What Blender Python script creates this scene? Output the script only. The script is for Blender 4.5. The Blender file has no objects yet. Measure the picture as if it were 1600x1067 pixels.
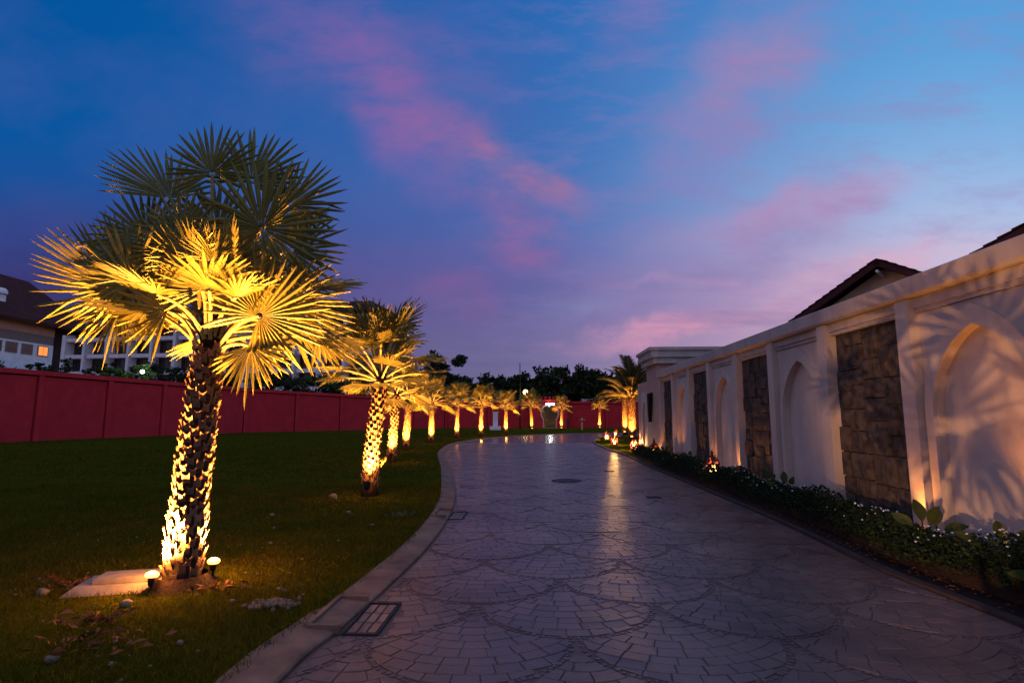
import bpy, bmesh, math, random
import numpy as np
from mathutils import Vector, Matrix, noise as mnoise
R_ = math.radians
scene = bpy.context.scene
col = scene.collection
rng = random.Random(7)

# ------------------------------------------------------------------ camera, world, light, exposure
cam_d = bpy.data.cameras.new('camera'); cam = bpy.data.objects.new('camera', cam_d); col.objects.link(cam)
cam_d.lens = 19.8; cam_d.sensor_width = 36.0; cam_d.clip_start = 0.05; cam_d.clip_end = 2000
cam.location = (0, 0, 1.4); cam.rotation_euler = (R_(90 + 7.54), 0, 0)
scene.camera = cam
scene.view_settings.view_transform = 'Standard'; scene.view_settings.look = 'None'
scene.view_settings.exposure = 0.0; scene.view_settings.gamma = 1.0
scene.cycles.use_denoising = True
try: scene.cycles.denoiser = 'OPENIMAGEDENOISE'
except Exception: pass
scene.cycles.max_bounces = 5; scene.cycles.diffuse_bounces = 3; scene.cycles.glossy_bounces = 3
scene.cycles.transparent_max_bounces = 6; scene.cycles.sample_clamp_indirect = 3.0
scene.cycles.caustics_reflective = False; scene.cycles.caustics_refractive = False

def lin(r, g, b):
    f = lambda c: (c/255/12.92) if c/255 <= .04045 else ((c/255 + .055)/1.055)**2.4
    return (f(r), f(g), f(b), 1.0)

SUN_EL, SUN_AZ = 52.0, 215.0
world = bpy.data.worlds.new('World'); scene.world = world; world.use_nodes = True
def build_world():
    nt = world.node_tree; N = nt.nodes; L = nt.links
    for n in list(N): N.remove(n)
    out = N.new('ShaderNodeOutputWorld'); bg = N.new('ShaderNodeBackground'); L.new(bg.outputs[0], out.inputs[0])
    tc = N.new('ShaderNodeTexCoord'); sep = N.new('ShaderNodeSeparateXYZ'); L.new(tc.outputs['Generated'], sep.inputs[0])
    def M(op, a, b=None, c=None):
        n = N.new('ShaderNodeMath'); n.operation = op
        for i, v in enumerate((a, b, c)):
            if v is None: continue
            if isinstance(v, (int, float)): n.inputs[i].default_value = v
            else: L.new(v, n.inputs[i])
        return n.outputs[0]
    def mix(fac, A, B):
        n = N.new('ShaderNodeMix'); n.data_type = 'RGBA'
        if isinstance(fac, (int, float)): n.inputs[0].default_value = fac
        else: L.new(fac, n.inputs[0])
        for k, v in ((6, A), (7, B)):
            if isinstance(v, tuple): n.inputs[k].default_value = v
            else: L.new(v, n.inputs[k])
        return n.outputs[2]
    def ramp(fac, stops):
        n = N.new('ShaderNodeValToRGB'); e = n.color_ramp.elements
        while len(e) < len(stops): e.new(.5)
        for k, (p, c) in enumerate(stops): e[k].position = p; e[k].color = c
        n.color_ramp.interpolation = 'B_SPLINE'
        L.new(fac, n.inputs[0]); return n.outputs[0]
    # az / elevation measured on the tangent plane of the road's heading
    dy = M('MAXIMUM', M('ABSOLUTE', sep.outputs[1]), .45)
    a = M('DIVIDE', sep.outputs[0], dy); b = M('DIVIDE', M('MAXIMUM', sep.outputs[2], 0.0), dy)
    left = ramp(b, [(0, lin(70, 62, 98)), (.16, lin(62, 54, 96)), (.27, lin(56, 54, 118)), (.40, lin(30, 78, 150)), (.54, lin(2, 88, 162)), (1, lin(0, 80, 152))])
    mid = ramp(b, [(0, lin(118, 114, 150)), (.08, lin(126, 122, 160)), (.2, lin(104, 104, 166)), (.34, lin(78, 112, 182)), (.5, lin(60, 114, 184)), (1, lin(30, 98, 178))])
    right = ramp(b, [(0, lin(238, 178, 196)), (.22, lin(226, 186, 206)), (.34, lin(180, 198, 232)), (.5, lin(128, 178, 226)), (.7, lin(92, 160, 218)), (1, lin(66, 146, 212))])
    fl = N.new('ShaderNodeMapRange'); fl.interpolation_type = 'SMOOTHSTEP'; L.new(a, fl.inputs[0]); fl.inputs[1].default_value = -.90; fl.inputs[2].default_value = .42
    fr = N.new('ShaderNodeMapRange'); fr.interpolation_type = 'SMOOTHSTEP'; L.new(a, fr.inputs[0]); fr.inputs[1].default_value = -.05; fr.inputs[2].default_value = .95
    base = mix(fr.outputs[0], mix(fl.outputs[0], left, mid), right)
    # warped coordinates for clouds
    comb = N.new('ShaderNodeCombineXYZ'); L.new(a, comb.inputs[0]); L.new(b, comb.inputs[1])
    def noise(scale, detail=5, rough=.55, sx=1, sy=1, rot=0.0, loc=0.0):
        mp = N.new('ShaderNodeMapping'); mp.inputs['Scale'].default_value = (sx, sy, 1); mp.inputs['Rotation'].default_value = (0, 0, rot); mp.inputs['Location'].default_value = (loc, loc, loc)
        L.new(comb.outputs[0], mp.inputs[0])
        n = N.new('ShaderNodeTexNoise'); n.inputs['Scale'].default_value = scale; n.inputs['Detail'].default_value = detail; n.inputs['Roughness'].default_value = rough
        L.new(mp.outputs[0], n.inputs[0]); return n
    wn = noise(4.5, 7, .6)
    sub = N.new('ShaderNodeVectorMath'); sub.operation = 'SUBTRACT'; L.new(wn.outputs['Color'], sub.inputs[0]); sub.inputs[1].default_value = (.5, .5, .5)
    scl = N.new('ShaderNodeVectorMath'); scl.operation = 'SCALE'; L.new(sub.outputs[0], scl.inputs[0]); scl.inputs['Scale'].default_value = .17
    add = N.new('ShaderNodeVectorMath'); L.new(comb.outputs[0], add.inputs[0]); L.new(scl.outputs[0], add.inputs[1])
    wisp = noise(4.0, 9, .66, 1.0, 2.4, R_(38), 2.0)
    wr = N.new('ShaderNodeMapRange'); L.new(wisp.outputs[0], wr.inputs[0]); wr.inputs[1].default_value = .36; wr.inputs[2].default_value = .64; wr.inputs[3].default_value = .25; wr.inputs[4].default_value = 1.15
    # broad faint veil
    veil = noise(1.7, 5, .6, 1, 1.5, R_(30), 5.3)
    vr = N.new('ShaderNodeMapRange'); L.new(veil.outputs[0], vr.inputs[0]); vr.inputs[1].default_value = .5; vr.inputs[2].default_value = .78; vr.inputs[4].default_value = .14
    cur = mix(vr.outputs[0], base, lin(140, 105, 175))
    # individual clouds: centre (a, b), half length, half width, angle, strength, colour
    clouds = [(-.02, .28, .22, .12, -20, .30, (112, 86, 162)), (-.20, .22, .22, .07, 0, .30, (112, 84, 158)),
              (-.30, .72, .30, .13, -25, .62, (118, 92, 172)), (-.20, .57, .19, .075, -62, .72, (142, 94, 170)),
              (-.10, .50, .15, .055, -45, .7, (148, 98, 164)), (.01, .44, .11, .034, -22, 1.0, (172, 108, 156)),
              (.015, .32, .075, .06, -60, .75, (164, 96, 156)), (-.10, .215, .07, .04, -5, .55, (145, 88, 150)),
              (.24, .76, .12, .07, 60, .4, (120, 106, 182)), (.46, .64, .20, .10, 48, .8, (156, 128, 186)),
              (.36, .52, .12, .05, 25, .55, (140, 124, 192)), (.52, .37, .22, .045, 14, .8, (192, 150, 198)),
              (.40, .30, .26, .09, 20, .55, (150, 124, 182)), (.34, .17, .22, .018, 9, .8, (212, 146, 182)),
              (.36, .235, .16, .010, 3, .45, (190, 144, 188)), (.62, .26, .20, .05, 20, .5, (206, 160, 196)),
              (.78, .29, .25, .022, 12, .6, (232, 168, 190)), (.26, .145, .10, .02, 5, .7, (226, 146, 178)),
              (-.88, .34, .28, .06, 5, .25, (70, 62, 132)), (.13, .19, .09, .02, 8, .55, (132, 136, 188))]
    for (ca, cb, la, lb, ang, st, c) in clouds:
        mp = N.new('ShaderNodeMapping'); mp.vector_type = 'TEXTURE'; L.new(add.outputs[0], mp.inputs[0])
        mp.inputs['Location'].default_value = (ca, cb, 0); mp.inputs['Rotation'].default_value = (0, 0, R_(ang)); mp.inputs['Scale'].default_value = (la, lb, 1e6)
        ln = N.new('ShaderNodeVectorMath'); ln.operation = 'LENGTH'; L.new(mp.outputs[0], ln.inputs[0])
        mr = N.new('ShaderNodeMapRange'); mr.interpolation_type = 'SMOOTHERSTEP'; L.new(ln.outputs['Value'], mr.inputs[0])
        mr.inputs[1].default_value = 1.75; mr.inputs[2].default_value = .0; mr.inputs[3].default_value = 0; mr.inputs[4].default_value = st
        cur = mix(M('MINIMUM', M('MULTIPLY', mr.outputs[0], wr.outputs[0]), 1.0), cur, lin(*[v_*.86 + sum(c)/3*.14 for v_ in c]))
    w2 = noise(5.0, 9, .68, 1.0, 3.2, R_(-35), 11.0)
    w2r = N.new('ShaderNodeMapRange'); L.new(w2.outputs[0], w2r.inputs[0]); w2r.inputs[1].default_value = .47; w2r.inputs[2].default_value = .72; w2r.inputs[4].default_value = .42
    cm = N.new('ShaderNodeMapRange'); cm.interpolation_type = 'SMOOTHSTEP'; L.new(a, cm.inputs[0]); cm.inputs[1].default_value = -.25; cm.inputs[2].default_value = .25
    cur = mix(M('MULTIPLY', w2r.outputs[0], cm.outputs[0]), cur, lin(148, 122, 178))
    # thin grey-violet bars low over the horizon
    bars = noise(2.2, 5, .6, 1.2, 9.0, R_(4), 9.0)
    br = N.new('ShaderNodeMapRange'); L.new(bars.outputs[0], br.inputs[0]); br.inputs[1].default_value = .5; br.inputs[2].default_value = .72; br.inputs[4].default_value = .5
    lowm = N.new('ShaderNodeMapRange'); L.new(b, lowm.inputs[0]); lowm.inputs[1].default_value = .30; lowm.inputs[2].default_value = .12
    cur = mix(M('MULTIPLY', br.outputs[0], lowm.outputs[0]), cur, lin(92, 84, 140))
    # below the horizon: dim earth
    gm = N.new('ShaderNodeMapRange'); L.new(sep.outputs[2], gm.inputs[0]); gm.inputs[1].default_value = -.01; gm.inputs[2].default_value = -.06
    cur = mix(gm.outputs[0], cur, (.03, .025, .03, 1))
    sky = N.new('ShaderNodeTexSky'); sky.sky_type = 'NISHITA'; sky.sun_disc = False
    sky.sun_elevation = R_(0.5); sky.sun_rotation = R_(70); sky.air_density = 1.0; sky.ozone_density = 3.0
    ad = N.new('ShaderNodeMix'); ad.data_type = 'RGBA'; ad.blend_type = 'ADD'; ad.inputs[0].default_value = .004
    L.new(cur, ad.inputs[6]); L.new(sky.outputs[0], ad.inputs[7])
    L.new(ad.outputs[2], bg.inputs[0]); bg.inputs[1].default_value = 1.0
build_world()
# soft twilight: a very wide, weak sun added as fill for walls, road and lawn
sd = bpy.data.lights.new('twilight_fill', 'SUN'); sd.energy = 0.58; sd.angle = R_(120); sd.color = (1.0, .86, .88)
so = bpy.data.objects.new('twilight_fill', sd); col.objects.link(so); so.location = (-10, -15, 30)
so.rotation_euler = (R_(90 - SUN_EL), 0, R_(-35))

# ------------------------------------------------------------------ helpers
def mat(name, c1, c2=None, scale=8.0, rough=.7, bump=0.0, bscale=None, detail=5, spec=.12, island=0.0, translucent=0.0, metallic=0, emit=None, estr=0, contrast=(.35, .65), obj_random=0.0, streak=0.0):
    m = bpy.data.materials.new(name); m.use_nodes = True; nt = m.node_tree; N = nt.nodes; L = nt.links
    p = N['Principled BSDF']; p.inputs['Roughness'].default_value = rough; p.inputs['Specular IOR Level'].default_value = spec; p.inputs['Metallic'].default_value = metallic
    p.inputs['Base Color'].default_value = (*c1, 1)
    if emit:
        p.inputs['Emission Color'].default_value = (*emit, 1); p.inputs['Emission Strength'].default_value = estr
    geo = N.new('ShaderNodeNewGeometry'); colout = None
    if c2 is not None:
        n = N.new('ShaderNodeTexNoise'); n.inputs['Scale'].default_value = scale; n.inputs['Detail'].default_value = detail; n.inputs['Roughness'].default_value = .6
        L.new(geo.outputs['Position'], n.inputs['Vector'])
        r = N.new('ShaderNodeValToRGB'); r.color_ramp.elements[0].position = contrast[0]; r.color_ramp.elements[1].position = contrast[1]
        r.color_ramp.elements[0].color = (*c1, 1); r.color_ramp.elements[1].color = (*c2, 1)
        L.new(n.outputs[0], r.inputs[0]); colout = r.outputs[0]
    if island or obj_random:
        hsv = N.new('ShaderNodeHueSaturation'); mr = N.new('ShaderNodeMapRange')
        if island: L.new(geo.outputs['Random Per Island'], mr.inputs[0])
        else:
            oi = N.new('ShaderNodeObjectInfo'); L.new(oi.outputs['Random'], mr.inputs[0])
        k = island or obj_random
        mr.inputs[3].default_value = 1 - k; mr.inputs[4].default_value = 1 + k
        L.new(mr.outputs[0], hsv.inputs['Value'])
        if colout: L.new(colout, hsv.inputs['Color'])
        else: hsv.inputs['Color'].default_value = (*c1, 1)
        colout = hsv.outputs[0]
    if streak and colout:
        mp = N.new('ShaderNodeMapping'); mp.inputs['Scale'].default_value = (5, 5, .45); L.new(geo.outputs['Position'], mp.inputs[0])
        sn = N.new('ShaderNodeTexNoise'); sn.inputs['Scale'].default_value = 1.6; sn.inputs['Detail'].default_value = 8; sn.inputs['Roughness'].default_value = .7; L.new(mp.outputs[0], sn.inputs['Vector'])
        sr = N.new('ShaderNodeMapRange'); L.new(sn.outputs[0], sr.inputs[0]); sr.inputs[1].default_value = .42; sr.inputs[2].default_value = .72; sr.inputs[3].default_value = 1.0; sr.inputs[4].default_value = 1 - streak
        vm = N.new('ShaderNodeVectorMath'); vm.operation = 'SCALE'; L.new(colout, vm.inputs[0]); L.new(sr.outputs[0], vm.inputs['Scale']); colout = vm.outputs[0]
    if colout: L.new(colout, p.inputs['Base Color'])
    if bump:
        bn = N.new('ShaderNodeTexNoise'); bn.inputs['Scale'].default_value = bscale or scale*3; bn.inputs['Detail'].default_value = 6; bn.inputs['Roughness'].default_value = .65
        L.new(geo.outputs['Position'], bn.inputs['Vector'])
        bp = N.new('ShaderNodeBump'); bp.inputs['Strength'].default_value = 1.0; bp.inputs['Distance'].default_value = bump
        L.new(bn.outputs[0], bp.inputs['Height']); L.new(bp.outputs[0], p.inputs['Normal'])
    if translucent:
        tr = N.new('ShaderNodeBsdfTranslucent'); mx = N.new('ShaderNodeMixShader'); mx.inputs[0].default_value = translucent
        if colout: L.new(colout, tr.inputs[0])
        else: tr.inputs[0].default_value = (*c1, 1)
        L.new(p.outputs[0], mx.inputs[1]); L.new(tr.outputs[0], mx.inputs[2]); L.new(mx.outputs[0], N['Material Output'].inputs[0])
    return m

M_ = {}
M_['stucco'] = mat('stucco', (.60, .475, .415), (.49, .385, .335), 1.6, .85, .004, 90, streak=.10)
M_['cornice'] = mat('cornice', (.54, .44, .40), (.42, .34, .31), 2.5, .8, .003, 60, streak=.16)
M_['cladding'] = mat('cladding_stone', (.105, .078, .062), (.035, .027, .024), 7, .75, .012, 22, island=.35, obj_random=.0)
M_['cladding'].node_tree.nodes  # shared by all stones
M_['mortar_and_gap_shade'] = mat('mortar_and_gap_shade', (.025, .02, .018), None, rough=.95)  # stone joints, and the painted shade behind the red wall's gaps
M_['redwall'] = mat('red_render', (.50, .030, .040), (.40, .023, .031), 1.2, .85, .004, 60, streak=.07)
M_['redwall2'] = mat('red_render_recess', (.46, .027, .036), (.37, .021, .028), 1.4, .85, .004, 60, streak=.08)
M_['road'] = mat('road_joint', (.10, .065, .058), (.13, .085, .076), 3, .4, .004, 60)
M_['paver'] = mat('stamped_concrete', (.205, .126, .105), (.052, .032, .030), .8, .32, .004, 40, detail=10, spec=.3, island=.2, contrast=(.3, .7))
M_['roadfar'] = mat('far_paving', (.16, .12, .125), (.08, .062, .067), 2.0, .19, .003, 9, spec=.5)
M_['kerb'] = mat('kerb_concrete', (.27, .155, .105), (.10, .062, .048), 3.5, .7, .006, 40, contrast=(.3, .7))
M_['lawn'] = mat('lawn_turf', (.036, .046, .003), (.066, .056, .004), 1.1, .95, .03, 26, spec=0.0)
M_['blade'] = mat('grass_blade', (.050, .064, .005), (.11, .074, .009), 1.3, .9, island=.45, spec=0.0, translucent=.25)
M_['soil'] = mat('bed_soil', (.035, .018, .013), (.02, .012, .01), 6, .95, .02, 30)
M_['trunk'] = mat('trunk_fibre', (.040, .022, .014), (.018, .011, .008), 14, .95, .012, 40)
M_['boot'] = mat('leaf_base', (.22, .13, .075), (.12, .068, .038), 18, .85, .004, 60, obj_random=.15)
M_['bootj'] = mat('leaf_base_joined', (.22, .13, .075), (.12, .068, .038), 18, .85, .004, 60, island=.2)
M_['frond'] = mat('fan_leaf', (.125, .125, .026), (.19, .17, .040), 5, .55, island=.2, translucent=.22, spec=.25)
M_['petiole'] = mat('petiole', (.34, .30, .13), (.24, .19, .08), 8, .6)
M_['date'] = mat('date_leaf', (.06, .065, .026), (.09, .08, .03), 6, .6, island=.25, translucent=.2)
M_['tree'] = mat('tree_leaf', (.020, .030, .012), (.032, .045, .016), 2, .8, island=.4, translucent=.1)
M_['bush'] = mat('bush_leaf', (.06, .11, .03), (.10, .16, .045), 4, .6, island=.4, translucent=.3)
M_['bark'] = mat('bark', (.04, .03, .022), (.02, .015, .012), 10, .9, .01, 30)
M_['ground_cover'] = mat('ground_cover_leaf', (.012, .024, .008), (.022, .038, .012), 5, .55, island=.45, translucent=.15)
M_['flower'] = mat('white_petal', (.85, .85, .82), None, rough=.6)
M_['broad'] = mat('broad_leaf', (.036, .054, .012), (.06, .075, .018), 9, .45, translucent=.3)
M_['black'] = mat('black_metal', (.012, .011, .010), None, rough=.5)
M_['lens'] = mat('lamp_lens', (1, .8, .5), None, emit=(1, .36, .06), estr=6)
M_['lensw'] = mat('white_lamp_lens', (1, 1, .9), None, emit=(.88, 1, .8), estr=9)
M_['bulb'] = mat('lantern_bulb', (1, .7, .4), None, emit=(1, .46, .10), estr=34)
M_['globe'] = mat('globe_glass', (1, .8, .5), None, emit=(1, .68, .22), estr=14)
M_['terracotta'] = mat('terracotta', (.20, .040, .022), (.11, .025, .018), 20, .7, .003, 50)
M_['rooftile'] = mat('roof_tile', (.055, .022, .018), (.025, .013, .012), 5, .8, .01, 20, island=.3)
M_['fascia'] = mat('fascia', (.075, .02, .018), None, rough=.7)
M_['soffit'] = mat('soffit', (.02, .014, .013), None, rough=.8)
M_['housewall'] = mat('house_wall', (.62, .42, .30), (.52, .34, .24), 2, .85)
M_['white'] = mat('white_paint', (.80, .75, .77), (.66, .62, .65), 2, .8)
M_['pinkwall'] = mat('salmon_wall', (.55, .33, .25), (.45, .27, .21), 2, .8)
M_['taupe'] = mat('taupe_band', (.22, .17, .155), None, rough=.8)
M_['brownroof'] = mat('brown_roof', (.075, .018, .012), (.045, .013, .010), 1.5, .8, .01, 14)
M_['darkroof'] = mat('dark_roof', (.02, .014, .016), None, rough=.8)
M_['glassdark'] = mat('dark_glass', (.012, .010, .012), None, rough=.15, spec=.5)
M_['glasslit'] = mat('lit_pane', (.6, .2, .05), None, emit=(1, .28, .06), estr=1.1)
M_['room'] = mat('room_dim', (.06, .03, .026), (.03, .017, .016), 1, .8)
M_['rock'] = mat('limestone', (.24, .18, .13), (.15, .11, .08), 15, .9, .006, 60, obj_random=.2)
M_['rockj'] = mat('limestone_chips', (.24, .18, .14), (.14, .10, .08), 15, .9, .004, 60, island=.3)
M_['cover'] = mat('cover_concrete', (.32, .24, .19), (.22, .17, .135), 8, .85, .003, 60)
M_['dry'] = mat('dry_leaf', (.22, .085, .028), (.12, .04, .018), 9, .8, island=.4)
M_['iron'] = mat('cast_iron', (.022, .016, .016), (.04, .03, .03), 12, .6, .004, 40)
M_['edging'] = mat('bed_edging', (.06, .042, .038), (.035, .026, .024), 5, .8, .004, 40)

class MB:
    def __init__(s): s.v = []; s.f = []; s.m = []; s.mi = 0
    def add(s, vs, fs):
        o = len(s.v); s.v += [tuple(v) for v in vs]; s.f += [tuple(i + o for i in f) for f in fs]; s.m += [s.mi]*len(fs); return s
    def box(s, x0, x1, y0, y1, z0, z1):
        return s.add([(x0,y0,z0),(x1,y0,z0),(x1,y1,z0),(x0,y1,z0),(x0,y0,z1),(x1,y0,z1),(x1,y1,z1),(x0,y1,z1)],
                     [(0,3,2,1),(4,5,6,7),(0,1,5,4),(1,2,6,5),(2,3,7,6),(3,0,4,7)])
    def prism(s, poly, p0, ex, ey, d):          # polygon (2-D) in the plane p0 + a*ex + b*ey, extruded by vector d
        p0, ex, ey, d = map(Vector, (p0, ex, ey, d)); n = len(poly)
        A = [p0 + ex*a + ey*b for a, b in poly]; B = [p + d for p in A]
        fs = [tuple(range(n)), tuple(range(2*n-1, n-1, -1))] + [(i, i+n, (i+1) % n + n, (i+1) % n) for i in range(n)]
        return s.add(A + B, fs)
    def tube(s, path, rad, n=8, cap=True):
        path = [Vector(p) for p in path]; vs = []; fs = []
        for i, p in enumerate(path):
            t = (path[min(i+1, len(path)-1)] - path[max(i-1, 0)]).normalized()
            a = t.cross(Vector((0, 0, 1))); a = a.normalized() if a.length > 1e-3 else Vector((1, 0, 0)); b = t.cross(a)
            r = rad[i] if isinstance(rad, (list, tuple)) else rad
            for k in range(n):
                w = 2*math.pi*k/n; vs.append(p + a*(r*math.cos(w)) + b*(r*math.sin(w)))
        for i in range(len(path)-1):
            for k in range(n): fs.append((i*n+k, i*n+(k+1) % n, (i+1)*n+(k+1) % n, (i+1)*n+k))
        if cap: fs += [tuple(range(n-1, -1, -1)), tuple(range((len(path)-1)*n, len(path)*n))]
        return s.add(vs, fs)
    def lathe(s, prof, n=20, c=(0, 0, 0), skip=None):
        vs = []; fs = []
        for r, z in prof:
            for k in range(n): w = 2*math.pi*k/n; vs.append((c[0]+r*math.cos(w), c[1]+r*math.sin(w), c[2]+z))
        for i in range(len(prof)-1):
            for k in range(n):
                if skip and skip(i, k): continue
                fs.append((i*n+k, i*n+(k+1) % n, (i+1)*n+(k+1) % n, (i+1)*n+k))
        return s.add(vs, fs)
    def mesh(s, name):
        me = bpy.data.meshes.new(name); me.from_pydata(s.v, [], s.f); me.update(); return me
    def build(s, name, m, parent=None, smooth=False, loc=None, rz=None):
        me = s.mesh(name); ms = m if isinstance(m, (list, tuple)) else [m]
        for x in ms: me.materials.append(M_[x] if isinstance(x, str) else x)
        if len(ms) > 1: me.polygons.foreach_set('material_index', s.m)
        if smooth: me.polygons.foreach_set('use_smooth', [True]*len(me.polygons))
        return link(name, me, parent, loc, rz)
def link(name, me, parent=None, loc=None, rz=None):
    o = bpy.data.objects.new(name, me); col.objects.link(o)
    if parent: o.parent = parent
    if loc: o.location = loc
    if rz is not None: o.rotation_euler = (0, 0, rz)
    return o
def tag(o, label=None, cat=None, group=None, kind=None):
    if label: o['label'] = label
    if cat: o['category'] = cat
    if group: o['group'] = group
    if kind: o['kind'] = kind
    return o
def empty(name, loc, rz=0.0):
    o = bpy.data.objects.new(name, None); o.empty_display_size = .2; col.objects.link(o); o.location = loc; o.rotation_euler = (0, 0, rz); return o
def add_light(kind, parent, loc, energy, color, target=None, size=R_(90), blend=.6, radius=.04, name='lamp_light'):
    d = bpy.data.lights.new(name, kind); d.energy = energy; d.color = color; d.shadow_soft_size = radius
    if kind == 'SPOT': d.spot_size = size; d.spot_blend = blend
    o = bpy.data.objects.new(name, d); col.objects.link(o); o.parent = parent; o.location = loc
    if target is not None:
        o.rotation_euler = (Vector(target) - Vector(loc)).to_track_quat('-Z', 'Y').to_euler()
    return o
def interp(tab, y):
    if y <= tab[0][1]: return tab[0][0]
    for (x0, y0), (x1, y1) in zip(tab, tab[1:]):
        if y <= y1: return x0 + (x1-x0)*(y-y0)/(y1-y0)
    return tab[-1][0]
def smoothline(pts, n=6):
    out = []
    for i in range(len(pts)-1):
        p0 = Vector(pts[max(i-1, 0)]); p1 = Vector(pts[i]); p2 = Vector(pts[i+1]); p3 = Vector(pts[min(i+2, len(pts)-1)])
        for k in range(n):
            t = k/n; out.append(tuple(.5*((2*p1) + (p2-p0)*t + (2*p0-5*p1+4*p2-p3)*t*t + (3*p1-p0-3*p2+p3)*t**3)))
    out.append(tuple(pts[-1])); return out

# ------------------------------------------------------------------ ground, road, kerb, lawn
g_ = MB().add([(-300, -60, -.06), (300, -60, -.06), (300, 600, -.06), (-300, 600, -.06)], [(0, 1, 2, 3)])
tag(g_.build('ground', 'lawn'), kind='structure')
KI = smoothline([(-1.24, -6), (-1.22, 1), (-1.23, 3.2), (-1.14, 3.9), (-1.07, 4.45), (-.98, 5.3), (-.90, 6.3), (-.87, 7.7), (-.92, 9.3), (-1.03, 10.5), (-1.27, 12.5), (-1.77, 16.3), (-2.27, 19.5), (-2.66, 23), (-2.80, 28.6), (-1.95, 34), (0, 39.3), (2.4, 43.2), (5.1, 45.4), (8.5, 46.6), (16, 47), (34, 46)], 5)
RR = smoothline([(3.42, -6), (3.42, 2), (3.42, 4.3), (3.38, 5.5), (3.56, 7.8), (3.72, 12.4), (3.82, 16.2), (4.05, 20.4), (4.02, 25), (4.40, 31), (5.9, 37), (9, 40), (16, 41.3), (34, 40.5)], 5)
rd = MB(); poly = [(x, y, -.0065) for x, y in KI] + [(x, y, -.0065) for x, y in reversed(RR)]
rd.add(poly, [tuple(range(len(poly)))][::-1]); road = tag(rd.build('road', 'road'), kind='structure')
STONE_END = 30.0
# far end of the road: too far to tell the pieces apart
KF = [p for p in KI if p[1] > STONE_END - .4]; RF = [p for p in RR if p[1] > STONE_END - .4]
fr_ = MB(); pf = [(x, y, -.002) for x, y in KF] + [(x, y, -.002) for x, y in reversed(RF)]; fr_.add(pf, [tuple(range(len(pf)))])
fr_.build('far_paving', 'roadfar', road)

def half_clip(poly, p, n):                       # keep the side where (q-p).n <= 0
    out = []
    for i in range(len(poly)):
        a, b = poly[i], poly[(i+1) % len(poly)]
        da = (a[0]-p[0])*n[0] + (a[1]-p[1])*n[1]; db = (b[0]-p[0])*n[0] + (b[1]-p[1])*n[1]
        if da <= 0: out.append(a)
        if (da < 0 < db) or (db < 0 < da):
            t = da/(da-db); out.append((a[0]+(b[0]-a[0])*t, a[1]+(b[1]-a[1])*t))
    return out
def area(p): return abs(sum(p[i][0]*p[(i+1) % len(p)][1] - p[(i+1) % len(p)][0]*p[i][1] for i in range(len(p))))/2
def cen(p): return (sum(a for a, b in p)/len(p), sum(b for a, b in p)/len(p))
KIr = [p for p in KI if p[1] < 34]; RRr = [p for p in RR if p[1] < 39]
def edge_clip(p):
    cx, cy = cen(p)
    xl, xr = interp(KIr, cy) + .03, interp(RRr, cy) - .03
    sl = (interp(KIr, cy+.3) - interp(KIr, cy-.3))/.6; sr = (interp(RRr, cy+.3) - interp(RRr, cy-.3))/.6
    p = half_clip(p, (xl, cy), (-1, sl))
    return half_clip(p, (xr, cy), (1, -sr)) if len(p) > 2 else p
FR = .66
stones = []; pebbles = []
def in_road(x, y): return interp(KIr, y) + .02 < x < interp(RRr, y) - .02
prng = random.Random(3)
for j in range(-5, 42):
    for i in range(-6, 7):
        cx = .40 + 2*FR*i + (FR if j % 2 else 0); cy = 4.45 + FR*j
        if cy < .8 or cy > STONE_END + .5: continue
        if cx < interp(KIr, cy) - 2.3 or cx > interp(RRr, cy) + 2.3: continue
        q = (cx, cy + .75*FR); ups = [(cx-FR, cy+FR), (cx+FR, cy+FR)]
        r = .08; k = 0; KC = .93 if cy < 6.5 else .985
        while r < 1.75*FR:
            w = .105 + .022*((k*7) % 3)/2; nseg = max(3, round(math.pi*1.15*(r+w/2)/.160)); off = prng.random()
            for s_ in range(nseg + 1):
                a0 = math.pi*(1.5) - math.pi*.575 + math.pi*1.15*(s_ - off)/nseg; a1 = a0 + math.pi*1.15/nseg*prng.uniform(.96, 1.0)
                am = (a0+a1)/2
                p = [(q[0]+rr*math.cos(an), q[1]+rr*math.sin(an)) for rr, an in ((r, a0), (r, am), (r, a1), (r+w, a1), (r+w, am), (r+w, a0))]
                c = cen(p); d = math.hypot(c[0]-cx, c[1]-cy) or 1e-6
                if d > FR*.98: continue
                nn = ((c[0]-cx)/d, (c[1]-cy)/d); p = half_clip(p, (cx+nn[0]*FR*KC, cy+nn[1]*FR*KC), nn)
                if len(p) < 3: continue
                bad = False
                for u in ups:
                    c = cen(p); d = math.hypot(c[0]-u[0], c[1]-u[1])
                    if d < FR*.9: bad = True; break
                    nn = ((u[0]-c[0])/d, (u[1]-c[1])/d); p = half_clip(p, (u[0]-nn[0]*FR*1.005, u[1]-nn[1]*FR*1.005), nn)
                    if len(p) < 3: bad = True; break
                if bad: continue
                p = edge_clip(p)
                if len(p) < 3 or area(p) < .002: continue
                stones.append(p)
            r += w; k += 1
        if cy < 6.5:
            pts = []
            for _ in range(1800):
                rr = prng.uniform(.945, .985); an = math.pi*prng.uniform(.93, 2.07)
                x = cx + FR*rr*math.cos(an); y = cy + FR*rr*math.sin(an)
                if any(math.hypot(x-u[0], y-u[1]) < FR*1.02 for u in ups) or not in_road(x, y): continue
                r_ = prng.uniform(.014, .024)
                if all((x-a)**2 + (y-b)**2 > ((r_+c)*.97)**2 for a, b, c in pts): pts.append((x, y, r_))
            pebbles += pts
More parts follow.
